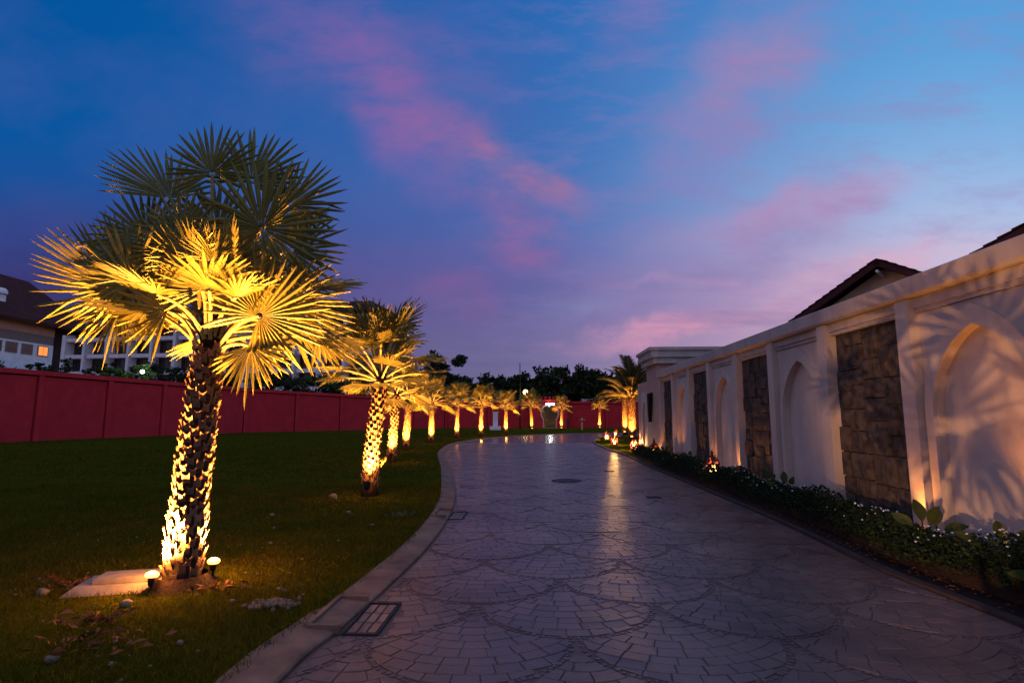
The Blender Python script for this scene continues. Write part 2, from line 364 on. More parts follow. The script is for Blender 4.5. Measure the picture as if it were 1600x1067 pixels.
def stone_geo(mb, p, sharp=.007, zt=0.0):
    c = cen(p); n = len(p); vs = []
    for ins, z in ((.002, -.0115), (.002, -.002), (.005, zt)):
        for a, b in p:
            d = math.hypot(a-c[0], b-c[1]) or 1; k = max(.3, 1 - ins/d*1.25); vs.append((c[0]+(a-c[0])*k, c[1]+(b-c[1])*k, z))
    fs = [tuple(range(2*n, 3*n))]
    for L_ in (0, 1):
        fs += [(L_*n+i, L_*n+(i+1) % n, (L_+1)*n+(i+1) % n, (L_+1)*n+i) for i in range(n)]
    mb.add(vs, fs)
INLETS = [(-1.33, -.85, 3.86, 4.48), (-1.10, -.66, 7.95, 8.55)]
def near_cover(c): return any(x0-.02 < c[0] < x1+.02 and y0-.02 < c[1] < y1+.02 for x0, x1, y0, y1 in INLETS) or math.hypot(c[0]-1.19, c[1]-12.6) < .33
stones = [p for p in stones if not near_cover(cen(p))]
def ccw(p):
    s_ = sum(p[i][0]*p[(i+1) % len(p)][1] - p[(i+1) % len(p)][0]*p[i][1] for i in range(len(p)))
    return p if s_ > 0 else p[::-1]
stones = [ccw(p) for p in stones]
vis = sorted([p for p in stones if cen(p)[1] > 2.75 and abs(cen(p)[0]) < cen(p)[1]*.93], key=lambda p: cen(p)[1])
near_ids = set(id(p) for p in vis[:300])
for p in vis[:300]:
    mb = MB(); stone_geo(mb, p, zt=prng.uniform(-.0015, .0015)); mb.build('paving_stone', 'paver', road)
mb = MB()
for p in stones:
    if id(p) not in near_ids: stone_geo(mb, p, zt=prng.uniform(-.0015, .0015))
tag(mb.build('paving_stones', 'paver', road), kind='stuff')
mb = MB()
for x, y, r in pebbles:
    if near_cover((x, y)): continue
    ph = prng.random(); stone_geo(mb, [(x + 1.12*r*prng.uniform(.85, 1.1)*math.cos(ph+k*math.pi/3), y + 1.12*r*prng.uniform(.85, 1.1)*math.sin(ph+k*math.pi/3)) for k in range(6)], zt=-.001)
tag(mb.build('paving_pebbles', 'paver', road), kind='stuff')

# kerb: a raised concrete band along the lawn
kb = MB(); KW = []
for i, (x, y) in enumerate(KI):
    a = Vector(KI[max(i-1, 0)]); b = Vector(KI[min(i+1, len(KI)-1)]); t = (b-a).normalized(); n = Vector((-t.y, t.x))
    w = .30 if y < 4.2 else .26
    KW.append((Vector((x, y)), n, w))
vs = []; fs = []
prof = [(.006, -.05), (.006, .012), (.02, .022), (1, .045), (1.0, -.05)]
for (p, n, w) in KW:
    for a, z in prof:
        q = p + n*(a*w if a > .1 else a); vs.append((q.x, q.y, z))
m_ = len(prof)
for i in range(len(KW)-1):
    y = KW[i][0].y
    for k in range(m_-1): fs.append((i*m_+k, (i+1)*m_+k, (i+1)*m_+k+1, i*m_+k+1))
kb.add(vs, fs); kerb = tag(kb.build('kerb', 'kerb'), kind='structure')
for (x0, x1, y0, y1) in INLETS:       # drain inlets across the kerb with a patterned cover in the paving
    e = empty('drain_inlet', ((x0+x1)/2, (y0+y1)/2, 0), R_(-3))
    hx, hy = (x1-x0)/2, (y1-y0)/2
    far = y0 > 6
    tag(e, 'smaller drain inlet with a square cover set in the paving by the kerb bend' if far else 'large drain inlet with a patterned concrete cover beside the kerb ramp', 'drain')
    mb = MB()
    for k in range(3):
        for l in range(3):
            ax0 = .02 + (hx-.04)*k/3 - .0; ay0 = -hy + .03 + (2*hy-.06)*l/3; o_ = .012*((k+l) % 2)
            stone_geo(mb, [(ax0+.004+o_, ay0+.004), (ax0+(hx-.04)/3-.004, ay0+.006), (ax0+(hx-.04)/3-.006, ay0+(2*hy-.06)/3-.004-o_), (ax0+.006, ay0+(2*hy-.06)/3-.006)], zt=.004)
    mb.build('cover', 'paver', e)
    mb = MB()
    mb.box(0, .014, -hy, hy, -.03, .007); mb.box(hx-.014, hx, -hy, hy, -.03, .007); mb.box(.014, hx-.014, -hy, -hy+.014, -.03, .007); mb.box(.014, hx-.014, hy-.014, hy, -.03, .007)
    mb.build('cover_frame', 'edging', e)
    mb = MB(); mb.box(-hx, -.012, -hy, -hy+.03, .0, .058); mb.box(-hx, -.012, hy-.03, hy, .0, .058); mb.box(-hx, -hx+.03, -hy+.03, hy-.03, 0, .062)
    mb.build('inlet_rim', 'kerb', e)
# manhole cover and small gratings in the road
def disc(mb, r, z0, z1, n=28): mb.lathe([(0.001, z0), (r, z0), (r, z1), (r-.015, z1+.002), (0.001, z1+.002)], n)
e = tag(empty('manhole_cover', (1.19, 12.6, 0)), 'round iron manhole cover set in the driveway paving', 'manhole')
mb = MB(); disc(mb, .29, -.02, .004); mb.build('lid', 'iron', e)
mb = MB(); mb.lathe([(.295, -.02), (.295, .008), (.33, .008), (.33, -.02)], 28); mb.build('frame', 'iron', e)
for (x, y), lb in (((2.46, 10.05), 'small dark rectangular grate nearer the flower bed in the driveway'), ((2.50, 14.75), 'small dark grate in the driveway beyond the manhole cover')):
    e = tag(empty('road_grate', (x, y, 0)), lb, 'grate')
    mb = MB(); mb.box(-.12, .12, -.10, -.085, -.02, .009); mb.box(-.12, .12, .085, .10, -.02, .009); mb.box(-.12, -.105, -.085, .085, -.02, .009); mb.box(.105, .12, -.085, .085, -.02, .009); mb.build('frame', 'iron', e)
    for k in range(5): MB().box(-.095 + k*.042, -.075 + k*.042, -.083, .083, -.015, .006).build('bar', 'iron', e)

# lawns
def sheet(name, pts, z, m, kind='structure'):
    mb = MB(); mb.add([(x, y, z) for x, y in pts], [tuple(range(len(pts)))]); return tag(mb.build(name, m), kind=kind)
ko = [(p.x + n.x*w*.9, p.y + n.y*w*.9) for p, n, w in KW]
sheet('lawn', ko + [(34, 90), (-90, 90), (-90, -6)], .036, 'lawn')
ri = [p for p in RR if p[1] > 20.2]
sheet('island_lawn', [(x+.02, y) for x, y in ri] + [(34, 20.2)], .03, 'lawn')
ikb = MB(); ip = [Vector(p) for p in ri]
for i in range(len(ip)-1):
    t = (ip[i+1]-ip[i]).normalized(); n = Vector((t.y, -t.x))*.12
    a, b = ip[i], ip[i+1]
    ikb.add([(a.x, a.y, -.03), (b.x, b.y, -.03), (b.x, b.y, .05), (a.x, a.y, .05), (a.x+n.x, a.y+n.y, .05), (b.x+n.x, b.y+n.y, .05)], [(0, 1, 2, 3), (3, 2, 5, 4)])
tag(ikb.build('island_kerb', 'kerb'), kind='structure')
bed = [p for p in RR if p[1] <= 20.5]
sheet('planting_bed', bed + [(4.0 + .045*20.4, 20.4), (4.0 - .045*6, -6)], .02, 'soil')
rk = MB()
for i in range(len(bed)-1):
    a, b = bed[i], bed[i+1]
    rk.add([(a[0]-.004, a[1], -.03), (b[0]-.004, b[1], -.03), (b[0]-.004, b[1], .024), (a[0]-.004, a[1], .024), (a[0]+.07, a[1], .03), (b[0]+.07, b[1], .03), (b[0]+.075, b[1], 0), (a[0]+.075, a[1], 0)], [(0, 1, 2, 3), (3, 2, 5, 4), (4, 5, 6, 7)])
tag(rk.build('bed_kerb', 'edging'), kind='structure')

def np_mesh(name, V, F, m, parent=None):         # fast mesh of equal-sided faces
    me = bpy.data.meshes.new(name); nv, nf, k = len(V), len(F), F.shape[1]
    me.vertices.add(nv); me.vertices.foreach_set('co', V.astype(np.float32).ravel())
    me.loops.add(nf*k); me.loops.foreach_set('vertex_index', F.astype(np.int32).ravel())
    me.polygons.add(nf); me.polygons.foreach_set('loop_start', np.arange(nf, dtype=np.int32)*k); me.polygons.foreach_set('loop_total', np.full(nf, k, dtype=np.int32))
    me.update(calc_edges=True); me.materials.append(M_[m]); return link(name, me, parent)
nr = np.random.default_rng(5)
def grass(n, xmin, xmax, ymin, ymax, hmin, hmax, wid, power=1.0, inside=None):
    y = ymin + (ymax-ymin)*nr.random(n)**power + nr.normal(0, .25, n); x = xmin + (xmax-xmin)*nr.random(n)
    kx = np.interp(y, [p[1] for p in KIr], [p[0] for p in KIr]) - .255 + nr.normal(0, .025, n)
    ok = x < kx if inside is None else inside(x, y)
    if inside is None: ok &= (np.abs(x) < y*1.02 + 1.0)
    x = x[ok]; y = y[ok]; n = len(x)
    patch = .6 + .8*np.clip(.5 + .5*np.sin(x*2.1 + np.sin(y*1.3)*1.7)*np.cos(y*1.7 + np.sin(x*.9)), 0, 1)
    h = (hmin + (hmax-hmin)*nr.random(n))*patch; an = nr.random(n)*math.tau; w = wid*(.6+.8*nr.random(n)); le = nr.normal(0, .6, (n, 2))*h[:, None]
    V = np.zeros((n, 3, 3)); V[:, 0, 0] = x - np.cos(an)*w; V[:, 0, 1] = y - np.sin(an)*w; V[:, 1, 0] = x + np.cos(an)*w; V[:, 1, 1] = y + np.sin(an)*w
    V[:, :2, 2] = .03; V[:, 2, 0] = x + le[:, 0]; V[:, 2, 1] = y + le[:, 1]; V[:, 2, 2] = .03 + h
    return V.reshape(-1, 3)
Vg = np.concatenate([grass(230000, -11, -1.1, 2.6, 11.5, .02, .065, .0036, 1.7), grass(120000, -22, -1.0, 5.5, 24, .025, .06, .0065, 1.1), grass(80000, -30, -2.0, 13, 46, .03, .065, .016, 1.1)])
tag(np_mesh('grass', Vg, np.arange(len(Vg)).reshape(-1, 3), 'blade'), 'short rough grass covering the lawn beside the driveway', 'grass', kind='stuff')

# ------------------------------------------------------------------ palms
def blade_geo(mb, Mx, R, half, n, rg, cup=.12, wdrop=0.0, ldrop=.05, tipvar=.1, split=.36):
    """fan blade: folded pointed segments joined near the hub; Mx takes (across, along, normal) to the crown's frame"""
    dth = 2*half/(n-1)
    for k in range(n):
        th = -half + dth*k + rg.uniform(-.18, .18)*dth; u = abs(th)/half
        Rk = R*(1 - .16*u**2.2)*rg.uniform(1-tipvar, 1.02); bend = rg.uniform(-.05, .05); sag = rg.uniform(.6, 1.4); lim = rg.random() < .09; kink = rg.uniform(.25, .6)
        secs = []
        for f, wf in ((.05, .9), (split, 1.0), (.62, 1.0), (.86, .62), (1.0, 0)):
            r = Rk*f; hw = min(r, R*(split+.06))*dth*.5*wf*1.02
            t = th + bend*max(0, f-split)
            cx, cy = math.sin(t)*r, math.cos(t)*r
            px, py = math.cos(t), -math.sin(t)
            zc = cup*r*(1-f*.6)*(.4+u*.6) - ldrop*sag*r*r/R
            fold = hw*.8
            pts = [(cx-px*hw, cy-py*hw, zc-fold*.5), (cx, cy, zc+fold*.5), (cx+px*hw, cy+py*hw, zc-fold*.5)] if wf > 0 else [(cx, cy, zc)]
            out = []
            for p in pts:
                q = Mx @ Vector(p); q.z -= wdrop*sag*(f*R)**2 + (kink*max(0, f*R - .5*R) if lim else 0); out.append(q)
            secs.append(out)
        vs = [p for s_ in secs for p in s_]; fs = []
        for i in range(3):
            a = i*3; fs += [(a, a+1, a+4, a+3), (a+1, a+2, a+5, a+4)]
        fs += [(9, 10, 12), (10, 11, 12)]
        mb.add(vs, fs)
def frame(axis, normal, at):
    y = Vector(axis).normalized(); z = Vector(normal); z = (z - y*z.dot(y)).normalized(); x = y.cross(z)
    m = Matrix((x, y, z)).transposed().to_4x4(); m.translation = Vector(at); return m
def bez(p0, p1, p2, n=6):
    p0, p1, p2 = Vector(p0), Vector(p1), Vector(p2)
    return [p0*(1-t)**2 + p1*2*t*(1-t) + p2*t*t for t in [i/n for i in range(n+1)]]

boot_mb = MB()
_b = [(-.052, 0, 0), (.052, 0, 0), (.050, .040, .085), (.058, .062, .148), (.018, .052, .112), (-.018, .052, .112), (-.058, .062, .148), (-.050, .040, .085)]
_bk = [(x*.9, y-.022, z) for x, y, z in _b]
boot_mb.add(_b + _bk, [(0, 1, 2, 7), (7, 2, 4, 5), (2, 3, 4), (7, 5, 6), (15, 10, 9, 8), (13, 12, 10, 15), (12, 11, 10), (14, 13, 15)] + [(i, i+8, (i+1) % 8+8, (i+1) % 8) for i in range(8)])
boot_me = boot_mb.mesh('leaf_base'); boot_me.materials.append(M_['boot'])
def trunk_axis(h, lean, t): return Vector((lean[0]*t**1.5, lean[1]*t**1.5, h*t))
def make_trunk(palm, h, lean, r0, r1, seed, single, dens=1.0, zlow=.16):
    rg = random.Random(seed); path = [trunk_axis(h, lean, i/12) for i in range(13)]
    tr = MB().tube([path[0]-Vector((0, 0, .05))] + path[1:], [r0*1.12] + [r0 + (r1-r0)*i/12 for i in range(1, 13)], 14).build('trunk', 'trunk', palm, True)
    N = int(155*dens*h/2); ga = 2.39996; bj = MB()
    for i in range(N):
        t = (zlow + (h-zlow)*(i+.5)/N)/h; c = trunk_axis(h, lean, t); an = i*ga + rg.uniform(-.09, .09); r = (r0 + (r1-r0)*t)*.97
        s = rg.uniform(.44, .64)*(r0/.15)**.5; tall = s*(1.25 if t < .3 else 1.0)*rg.uniform(.85, 1.2)
        d = Vector((math.cos(an), math.sin(an), 0)); x = Vector((d.y, -d.x, 0)); tilt = rg.uniform(-.25, .1)
        up = Vector((0, 0, 1))*math.cos(tilt) + d*math.sin(tilt); y2 = d*math.cos(tilt) - Vector((0, 0, 1))*math.sin(tilt)
        m = Matrix((x*s, y2*s, up*tall)).transposed().to_4x4(); m.translation = c + d*r
        if single:
            o = link('leaf_base', boot_me, tr); o.matrix_local = m
        else: bj.add([m @ Vector(v) for v in boot_mb.v], boot_mb.f)
    if not single: tag(bj.build('leaf_bases', 'bootj', tr), kind='stuff')
    return tr
def frond_obj(palm, hub, axis, normal, R, half, n, rg, base, ctrl=None, wdrop=.0, cup=.12, ldrop=.05, split=.36, pr=.017):
    mb = MB(); mb.mi = 0
    blade_geo(mb, frame(axis, normal, hub), R, half, n, rg, cup, wdrop, ldrop, split=split)
    mb.mi = 1; hub = Vector(hub); base = Vector(base)
    ctrl = Vector(ctrl) if ctrl is not None else base + Vector(((hub-base).x*.35, (hub-base).y*.35, (hub-base).z*.7 + .08))
    mb.tube(bez(base, ctrl, hub), [pr*1.7, pr*1.4, pr*1.2, pr, pr, pr*.9, pr*.8], 6)
    return mb.build('frond', ['frond', 'petiole'], palm)

WARM = (1.0, .37, .062)
def uplight(loc, aim, energy, label, group='spike uplights of the palms', lensvis=True, size=96, h=.25, head=.055, blend=1.0, color=WARM, radius=.04, glow=0.0, hood=False):
    e = tag(empty('uplight', loc), label, 'uplight', group)
    MB().tube([(0, 0, -.03), (0, 0, h-.07)], .011, 8).build('stake', 'black', e)
    d = (Vector(aim) - Vector(loc) - Vector((0, 0, h))).normalized(); c = Vector((0, 0, h))
    if hood:        # deep cylinder shade, the lens sits inside
        MB().tube([c - d*.09, c - d*.07, c - d*.015, c + d*.055], [head*.4, head*.85, head, head*1.02], 14, False).build('head', 'black', e, True)
        MB().tube([c - d*.0, c + d*.006], head*.9, 14).build('lens', 'lens', e)
    else:
        MB().tube([c - d*.075, c - d*.06, c - d*.015, c, c + d*.006], [head*.3, head*.5, head*.6, head*.6, head*.55], 14).build('head', 'black', e, True)
        MB().tube([c + d*head*k_ for k_ in (-.25, -.2, .05, .35, .6, .78, .85)], [head*k_ for k_ in (.6, .95, 1.15, 1.12, .85, .45, .1)], 14).build('lens', 'lens', e, True)
    if glow: add_light('POINT', e, c + d*.12, glow, color, radius=.05, name='lens_glow')
    MB().tube([(0, 0, h-.075), c - d*.05], .009, 6).build('bracket', 'black', e)
    add_light('SPOT', e, c + d*(.075 if head < .04 or hood else head*1.55 + .012), energy, color, c + d, R_(size), blend, radius)
    return e

# --- the large palm by the two bright lamps
def hero_palm():
    base = Vector((-2.69, 4.80, .0)); palm = tag(empty('fan_palm', base), 'largest fan palm with golden fronds beside two glaring ground lamps', 'palm tree', 'fan palms edging the lawn')
    lean = (.045, .10); h = 1.97; rg = random.Random(11)
    make_trunk(palm, h, lean, .138, .118, 21, True, 1.8, .08)
    T = trunk_axis(h, lean, 1.0)
    MB().tube([T - Vector((0, 0, .05)), T + Vector((.0, .0, .15)), T + Vector((.02, 0, .42))], [.125, .11, .06], 12).build('crown_shaft', 'trunk', palm, True)
    mb = MB(); mb.lathe([(.36, -.02), (.30, .03), (.23, .075), (.19, .13)], 20); mb.build('root_mound', 'soil', palm, True)
    D = math.radians
    def ax(deg, y=0.0): return (math.cos(D(deg)), y, math.sin(D(deg)))
    # hub relative to the trunk top, direction of the middle segment, facing, radius, half spread, segments, droop
    S = [((-0.01, -0.15, 1.56), ax(92, -.05), (0, -1, -.1), .50, 118, 34, 0), ((0.48, -0.19, 1.04), ax(62, -.1), (.1, -1, -.12), .68, 150, 44, 0),
         ((-0.42, -0.06, 1.36), ax(122, .0), (.75, -.62, .3), .66, 80, 30, 0), ((.22, .10, 1.60), ax(72, .1), (.1, -1, .3), .58, 112, 34, 0),
         ((.60, .05, 1.34), ax(38, .1), (.0, -1, .3), .58, 105, 32, 0), ((.66, .0, .90), ax(-8, -.1), (.1, -1, .35), .56, 112, 34, .05),
         ((-0.56, -0.10, 0.98), ax(152, .0), (-.2, -.9, .4), .60, 100, 34, 0), ((-0.22, -0.17, 0.98), ax(118, -.1), (.2, -1, -.1), .46, 120, 34, 0),
         ((-0.59, -0.23, 0.54), ax(78, -.2), (.1, -1, -.35), .56, 155, 40, .05), ((0.03, -0.25, 0.48), ax(90, -.25), (0, -1, -.4), .50, 118, 34, 0),
         ((0.53, -0.25, 0.26), ax(38, -.2), (.0, -1, -.4), .60, 150, 46, .04), ((0.43, -0.15, 0.02), ax(-62, -.2), (.1, -1, -.1), .44, 100, 32, .03),
         ((-0.72, -0.13, 0.37), ax(-95, -.2), (-.1, -1, -.1), .46, 78, 28, .05), ((-.86, .05, .54), ax(166, -.15), (.1, -.75, -.5), .86, 60, 30, .05),
         ((.58, .10, .44), ax(-14, -.2), (.0, -.75, -.5), .80, 70, 32, .1), ((0.06, -0.13, 0.75), ax(95, -.1), (.0, -1, -.3), .44, 130, 34, 0),
         ((-.80, .12, .66), ax(150, .0), (.2, -.8, -.4), .78, 55, 28, .03), ((0.15, -0.20, 0.69), ax(45, -.3), (0, -1, -.3), .46, 130, 34, 0),
         ((-0.28, -0.19, 0.31), ax(140, -.4), (0, -.9, .4), .45, 110, 30, .05)]
    for hub, a, nrm, R, half, n, dr in S:
        hub = T + Vector(hub); core = T + Vector((0, 0, max(-.02, min(.36, hub.z - T.z - .35)))); o = Vector((hub.x - T.x, hub.y - T.y, 0))
        core += o.normalized()*.09
        frond_obj(palm, hub, a, nrm, R, D(half), int(n*.74), rg, core, wdrop=dr, split=.34)
    for i in range(11):                       # a skirt of level fronds, mostly seen edge-on, their undersides lit from below
        az = D(i*137.5 + 15); el = D(4 + 34*((i*.37) % 1)); Lp = rg.uniform(.42, .70); R = rg.uniform(.42, .56)
        d = Vector((math.cos(az)*math.cos(el), math.sin(az)*math.cos(el)*.8, math.sin(el)))
        core = T + Vector((d.x*.09, d.y*.09, .04 + .22*rg.random())); hub = core + d*Lp
        frond_obj(palm, hub, (d + Vector((0, 0, -.12))).normalized(), Vector((rg.uniform(-.45, .45), rg.uniform(-.5, .3), 1)), R, D(rg.uniform(75, 105)), 24, rg, core, wdrop=rg.uniform(.05, .16), pr=.013)
    for i in range(9):                        # smaller young fans filling the middle
        az = D(200 + 140*((i*.618) % 1)); el = D(32 + 34*((i*.41) % 1)); Lp = rg.uniform(.5, .8)
        d = Vector((math.cos(az)*math.cos(el), math.sin(az)*math.cos(el)*.6, math.sin(el)))
        core = T + Vector((d.x*.06, d.y*.06, .15)); hub = core + d*Lp
        frond_obj(palm, hub, (d + Vector((rg.uniform(-.3, .3), 0, .1))).normalized(), Vector((rg.uniform(-.8, .8), -.8, rg.uniform(-.3, .5))), rg.uniform(.34, .42), D(rg.uniform(80, 120)), 24, rg, core, pr=.011)
    for i in range(15):                       # fronds on the far side and inside the crown
        az = D(20 + 150*((i*.618) % 1)) ; el = D(2 + 76*((i+.5)/15)); Lp = rg.uniform(.55, .95)*(1.15 if el > .9 else 1)
        d = Vector((math.cos(az)*math.cos(el), math.sin(az)*math.cos(el)*.9, math.sin(el)))
        core = T + Vector((d.x*.08, d.y*.08, .05 + .3*max(0, math.sin(el)))); hub = core + d*Lp
        a = (d + Vector((0, 0, -.25))).normalized(); nrm = Vector((-d.x*.5 + rg.uniform(-.4, .4), -abs(d.y)*.6 - .3, .7))
        frond_obj(palm, hub, a, nrm, rg.uniform(.5, .62), D(rg.uniform(85, 120)), 23, rg, core, wdrop=.05 if el < .3 else 0)
    bw = tuple(base)
    uplight((-2.80, 4.58, .03), base + Vector((-.08, -.06, 1.7)), 5900, 'bright spike uplight beside the concrete inspection cover', h=.14, head=.043, size=146, glow=26)
    uplight((-2.50, 4.92, .03), base + Vector((.30, .05, 3.0)), 4200, 'bright spike uplight on the driveway side of the largest palm', h=.16, head=.043, size=120, glow=30)
    return palm
hero_palm()

# --- the row of smaller palms: a crown of shared frond meshes
def frond_meshes(k):
    out = []
    for i in range(k):
        rg = random.Random(100+i); mb = MB(); R = .50 + .06*(i % 3); Lp = .52 + .07*(i % 4)
        mb.mi = 0; blade_geo(mb, frame((0, 1, -.10 - .06*(i % 3)), (0, .15, 1), (0, Lp, -.03)), R, R_(88 + 9*(i % 4)), 24, rg, .16, 0, .10 + .05*(i % 3))
        mb.mi = 1; mb.tube(bez((0, 0, 0), (0, Lp*.5, .035), (0, Lp, -.03)), [.026, .022, .019, .017, .016, .015, .013], 5)
        me = mb.mesh('frond'); me.materials.append(M_['frond']); me.materials.append(M_['petiole']); me.polygons.foreach_set('material_index', mb.m); out.append(me)
    return out
FM = frond_meshes(7)
def row_palm(x, y, h, seed, label, energy, single=False, scale=1.0, n=30, lean=(0, 0), spread=1.0, lampdir=None, r=.19, lamp_label=None):
    r = r*.72; rg = random.Random(seed); palm = tag(empty('fan_palm', (x, y, .02)), label, 'palm tree', 'fan palms edging the lawn')
    make_trunk(palm, h, lean, r, r*.85, seed, single, 1.3 if single else 1.2)
    T = trunk_axis(h, lean, 1)
    MB().tube([T - Vector((0, 0, .05)), T + Vector((0, 0, .14)), T + Vector((0, 0, .34))], [r*.85, r*.75, .05], 10).build('crown_shaft', 'trunk', palm, True)
    for i in range(n):
        u = (i+.5)/n; az = i*2.39996 + rg.uniform(-.2, .2); el = R_(-16 + 100*u**.85 + rg.uniform(-7, 7))
        d = Vector((math.cos(az)*math.cos(el)*spread, math.sin(az)*math.cos(el)*spread, math.sin(el))).normalized()
        nrm = Vector((0, 0, 1)) if el < 1.2 else Vector((-math.cos(az), -math.sin(az), .2))
        nrm = nrm + Vector((rg.uniform(-.35, .35), rg.uniform(-.35, .35), 0)); m = frame(d, nrm, T + Vector((d.x*.09, d.y*.09, .02 + .24*u)))
        s = scale*rg.uniform(.88, 1.12)*(1.12 if u > .7 else 1)
        o = link('frond', FM[rg.randrange(len(FM))], palm); o.matrix_local = m @ Matrix.Scale(s, 4)
    ld = lampdir or (-x*.02 + .08, -1.0); l = Vector((ld[0], ld[1], 0)).normalized()*(r + .27)
    uplight((x + l.x, y + l.y, .02), (x + lean[0]*.5 - l.x*.1, y + lean[1]*.5 - l.y*.1, h + .15), energy, lamp_label or 'small spike uplight at the foot of a palm in the row', hood=y < 50, glow=0 if y > 50 else 10, size=112)
    return palm
row_palm(-2.46, 9.98, 1.93, 31, 'fan palm with a small green sprout low on its trunk, next to the largest palm', 3200, True, .98, 32, (.14, 0))
rows = [(-3.59, 17.1, 1.95, 32, (.10, 0)), (-4.26, 23.0, 1.9, 33, (.06, 0)), (-4.12, 29.0, 1.95, 34, (.04, .0)), (-3.47, 35.8, 2.0, 35, (.02, 0)), (-2.10, 38.4, 2.1, 36, (.05, 0)), (-.46, 43.4, 2.0, 37, (-.02, 0))]
ORD = ('third', 'fourth', 'fifth', 'sixth', 'seventh', 'eighth')
for (x, y, h, sd_, ln) in rows:
    row_palm(x, y, h, sd_, ORD[sd_-32] + ' uplit fan palm along the lawn edge, counting from the largest palm', 3300, False, 1.02, 28, ln, lamp_label='spike uplight at the foot of the ' + ORD[sd_-32] + ' palm from the largest palm')
row_palm(1.86, 53.5, 2.3, 38, 'uplit fan palm in front of the globe street lamp', 2400, False, 1.1, 28, (-.12, 0), lamp_label='small uplight beside the palm under the globe lamp')
row_palm(4.83, 55.9, 2.15, 39, 'uplit fan palm standing in front of the arched gate', 2400, False, .95, 28, (.05, 0), lamp_label='small uplight beside the palm at the arched gate')
row_palm(9.0, 58.5, 2.25, 40, 'small uplit fan palm with a flat skirt of fronds past the gate', 2400, False, .8, 26, (.03, 0), lamp_label='small uplight beside the flat-skirted palm past the gate')
# sprout on the second palm
sp = [o for o in bpy.data.objects if o.get('label', '').startswith('fan palm with a small green')][0]
rg = random.Random(5)
for k in range(5):
    a = R_(-40 + 22*k); mb = MB(); p0 = Vector((.19, -.08, .50)); d = Vector((math.cos(a)*.6, -.5, .5 + .16*k)).normalized()
    mb.add([p0 + Vector((0, .008, 0)), p0 - Vector((0, .008, 0)), p0 + d*.12 + Vector((0, -.012, .01)), p0 + d*.26, p0 + d*.12 + Vector((0, .012, .01))], [(0, 1, 2, 3, 4)])
    mb.build('sprout_leaf', 'frond', sp)

# --- feathery date palms on the island
def pinnate(seed, Lf=1.9):
    rg = random.Random(seed); mb = MB(); pts = []
    for i in range(13):
        t = i/12; pts.append(Vector((0, Lf*(t - .12*t**3), .25*t - .95*t**2.4*Lf*.33)))
    mb.mi = 1; mb.tube(pts, [.022*(1-.85*i/12) + .002 for i in range(13)], 5)
    mb.mi = 0
    for i in range(60):
        t = .14 + .86*(i/60); f = t*12; a = int(min(f, 11)); p = pts[a].lerp(pts[a+1], f-a); tg = (pts[a+1]-pts[a]).normalized()
        ln = .42*math.sin(math.pi*(.12 + .83*t))*rg.uniform(.85, 1.1) + .06
        for s in (-1, 1):
            d = (Vector((s*.8, 0, .25 + rg.uniform(-.15, .2))) + tg*.75).normalized(); w = tg*.013
            q = p + d*ln; q.z -= ln*.18
            mb.add([p - w, p + w, p + d*ln*.5 + w*1.1, q, p + d*ln*.5 - w*1.1], [(0, 1, 2, 3, 4)])
    me = mb.mesh('frond'); me.materials.append(M_['date']); me.materials.append(M_['petiole']); me.polygons.foreach_set('material_index', mb.m); return me
PM = [pinnate(i, 1.75 + .15*i) for i in range(4)]
def date_palm(x, y, h, seed, label, energy, n=34, r=.22, scale=1.0, lamps=True):
    rg = random.Random(seed); palm = tag(empty('date_palm', (x, y, .02)), label, 'palm tree', 'date palms on the island')
    make_trunk(palm, h, (0, 0), r, r*.95, seed, False, 1.1)
    T = Vector((0, 0, h))
    for i in range(n):
        u = (i+.5)/n; az = i*2.39996; el = R_(-5 + 88*u + rg.uniform(-6, 6))
        d = Vector((math.cos(az)*math.cos(el), math.sin(az)*math.cos(el), math.sin(el)))
        nrm = Vector((0, 0, 1)) if el < 1.2 else Vector((-math.cos(az), -math.sin(az), .2)); m = frame(d, nrm, T + Vector((d.x*.1, d.y*.1, .0 + .1*u)))
        o = link('frond', PM[rg.randrange(4)], palm); o.matrix_local = m @ Matrix.Scale(scale*rg.uniform(.85, 1.1), 4)
    if lamps:
        uplight((x - .15, y - r - .30, .02), (x, y - .02, h + .3), energy, 'spike uplight at the foot of the ' + ' '.join(label.split()[:4]), group='spike uplights of the date palms')
date_palm(6.82, 32.3, 2.45, 51, 'tallest date palm with feathery fronds beside the pale gatehouse', 2560, scale=1.18)
date_palm(8.35, 42.0, 2.7, 52, 'slim date palm behind the tallest date palm, brightest at its foot', 3200, 24, .2, .9)
date_palm(9.6, 46.0, 2.6, 53, 'date palm mostly hidden behind the tallest date palm', 960, 20, .2, .8)

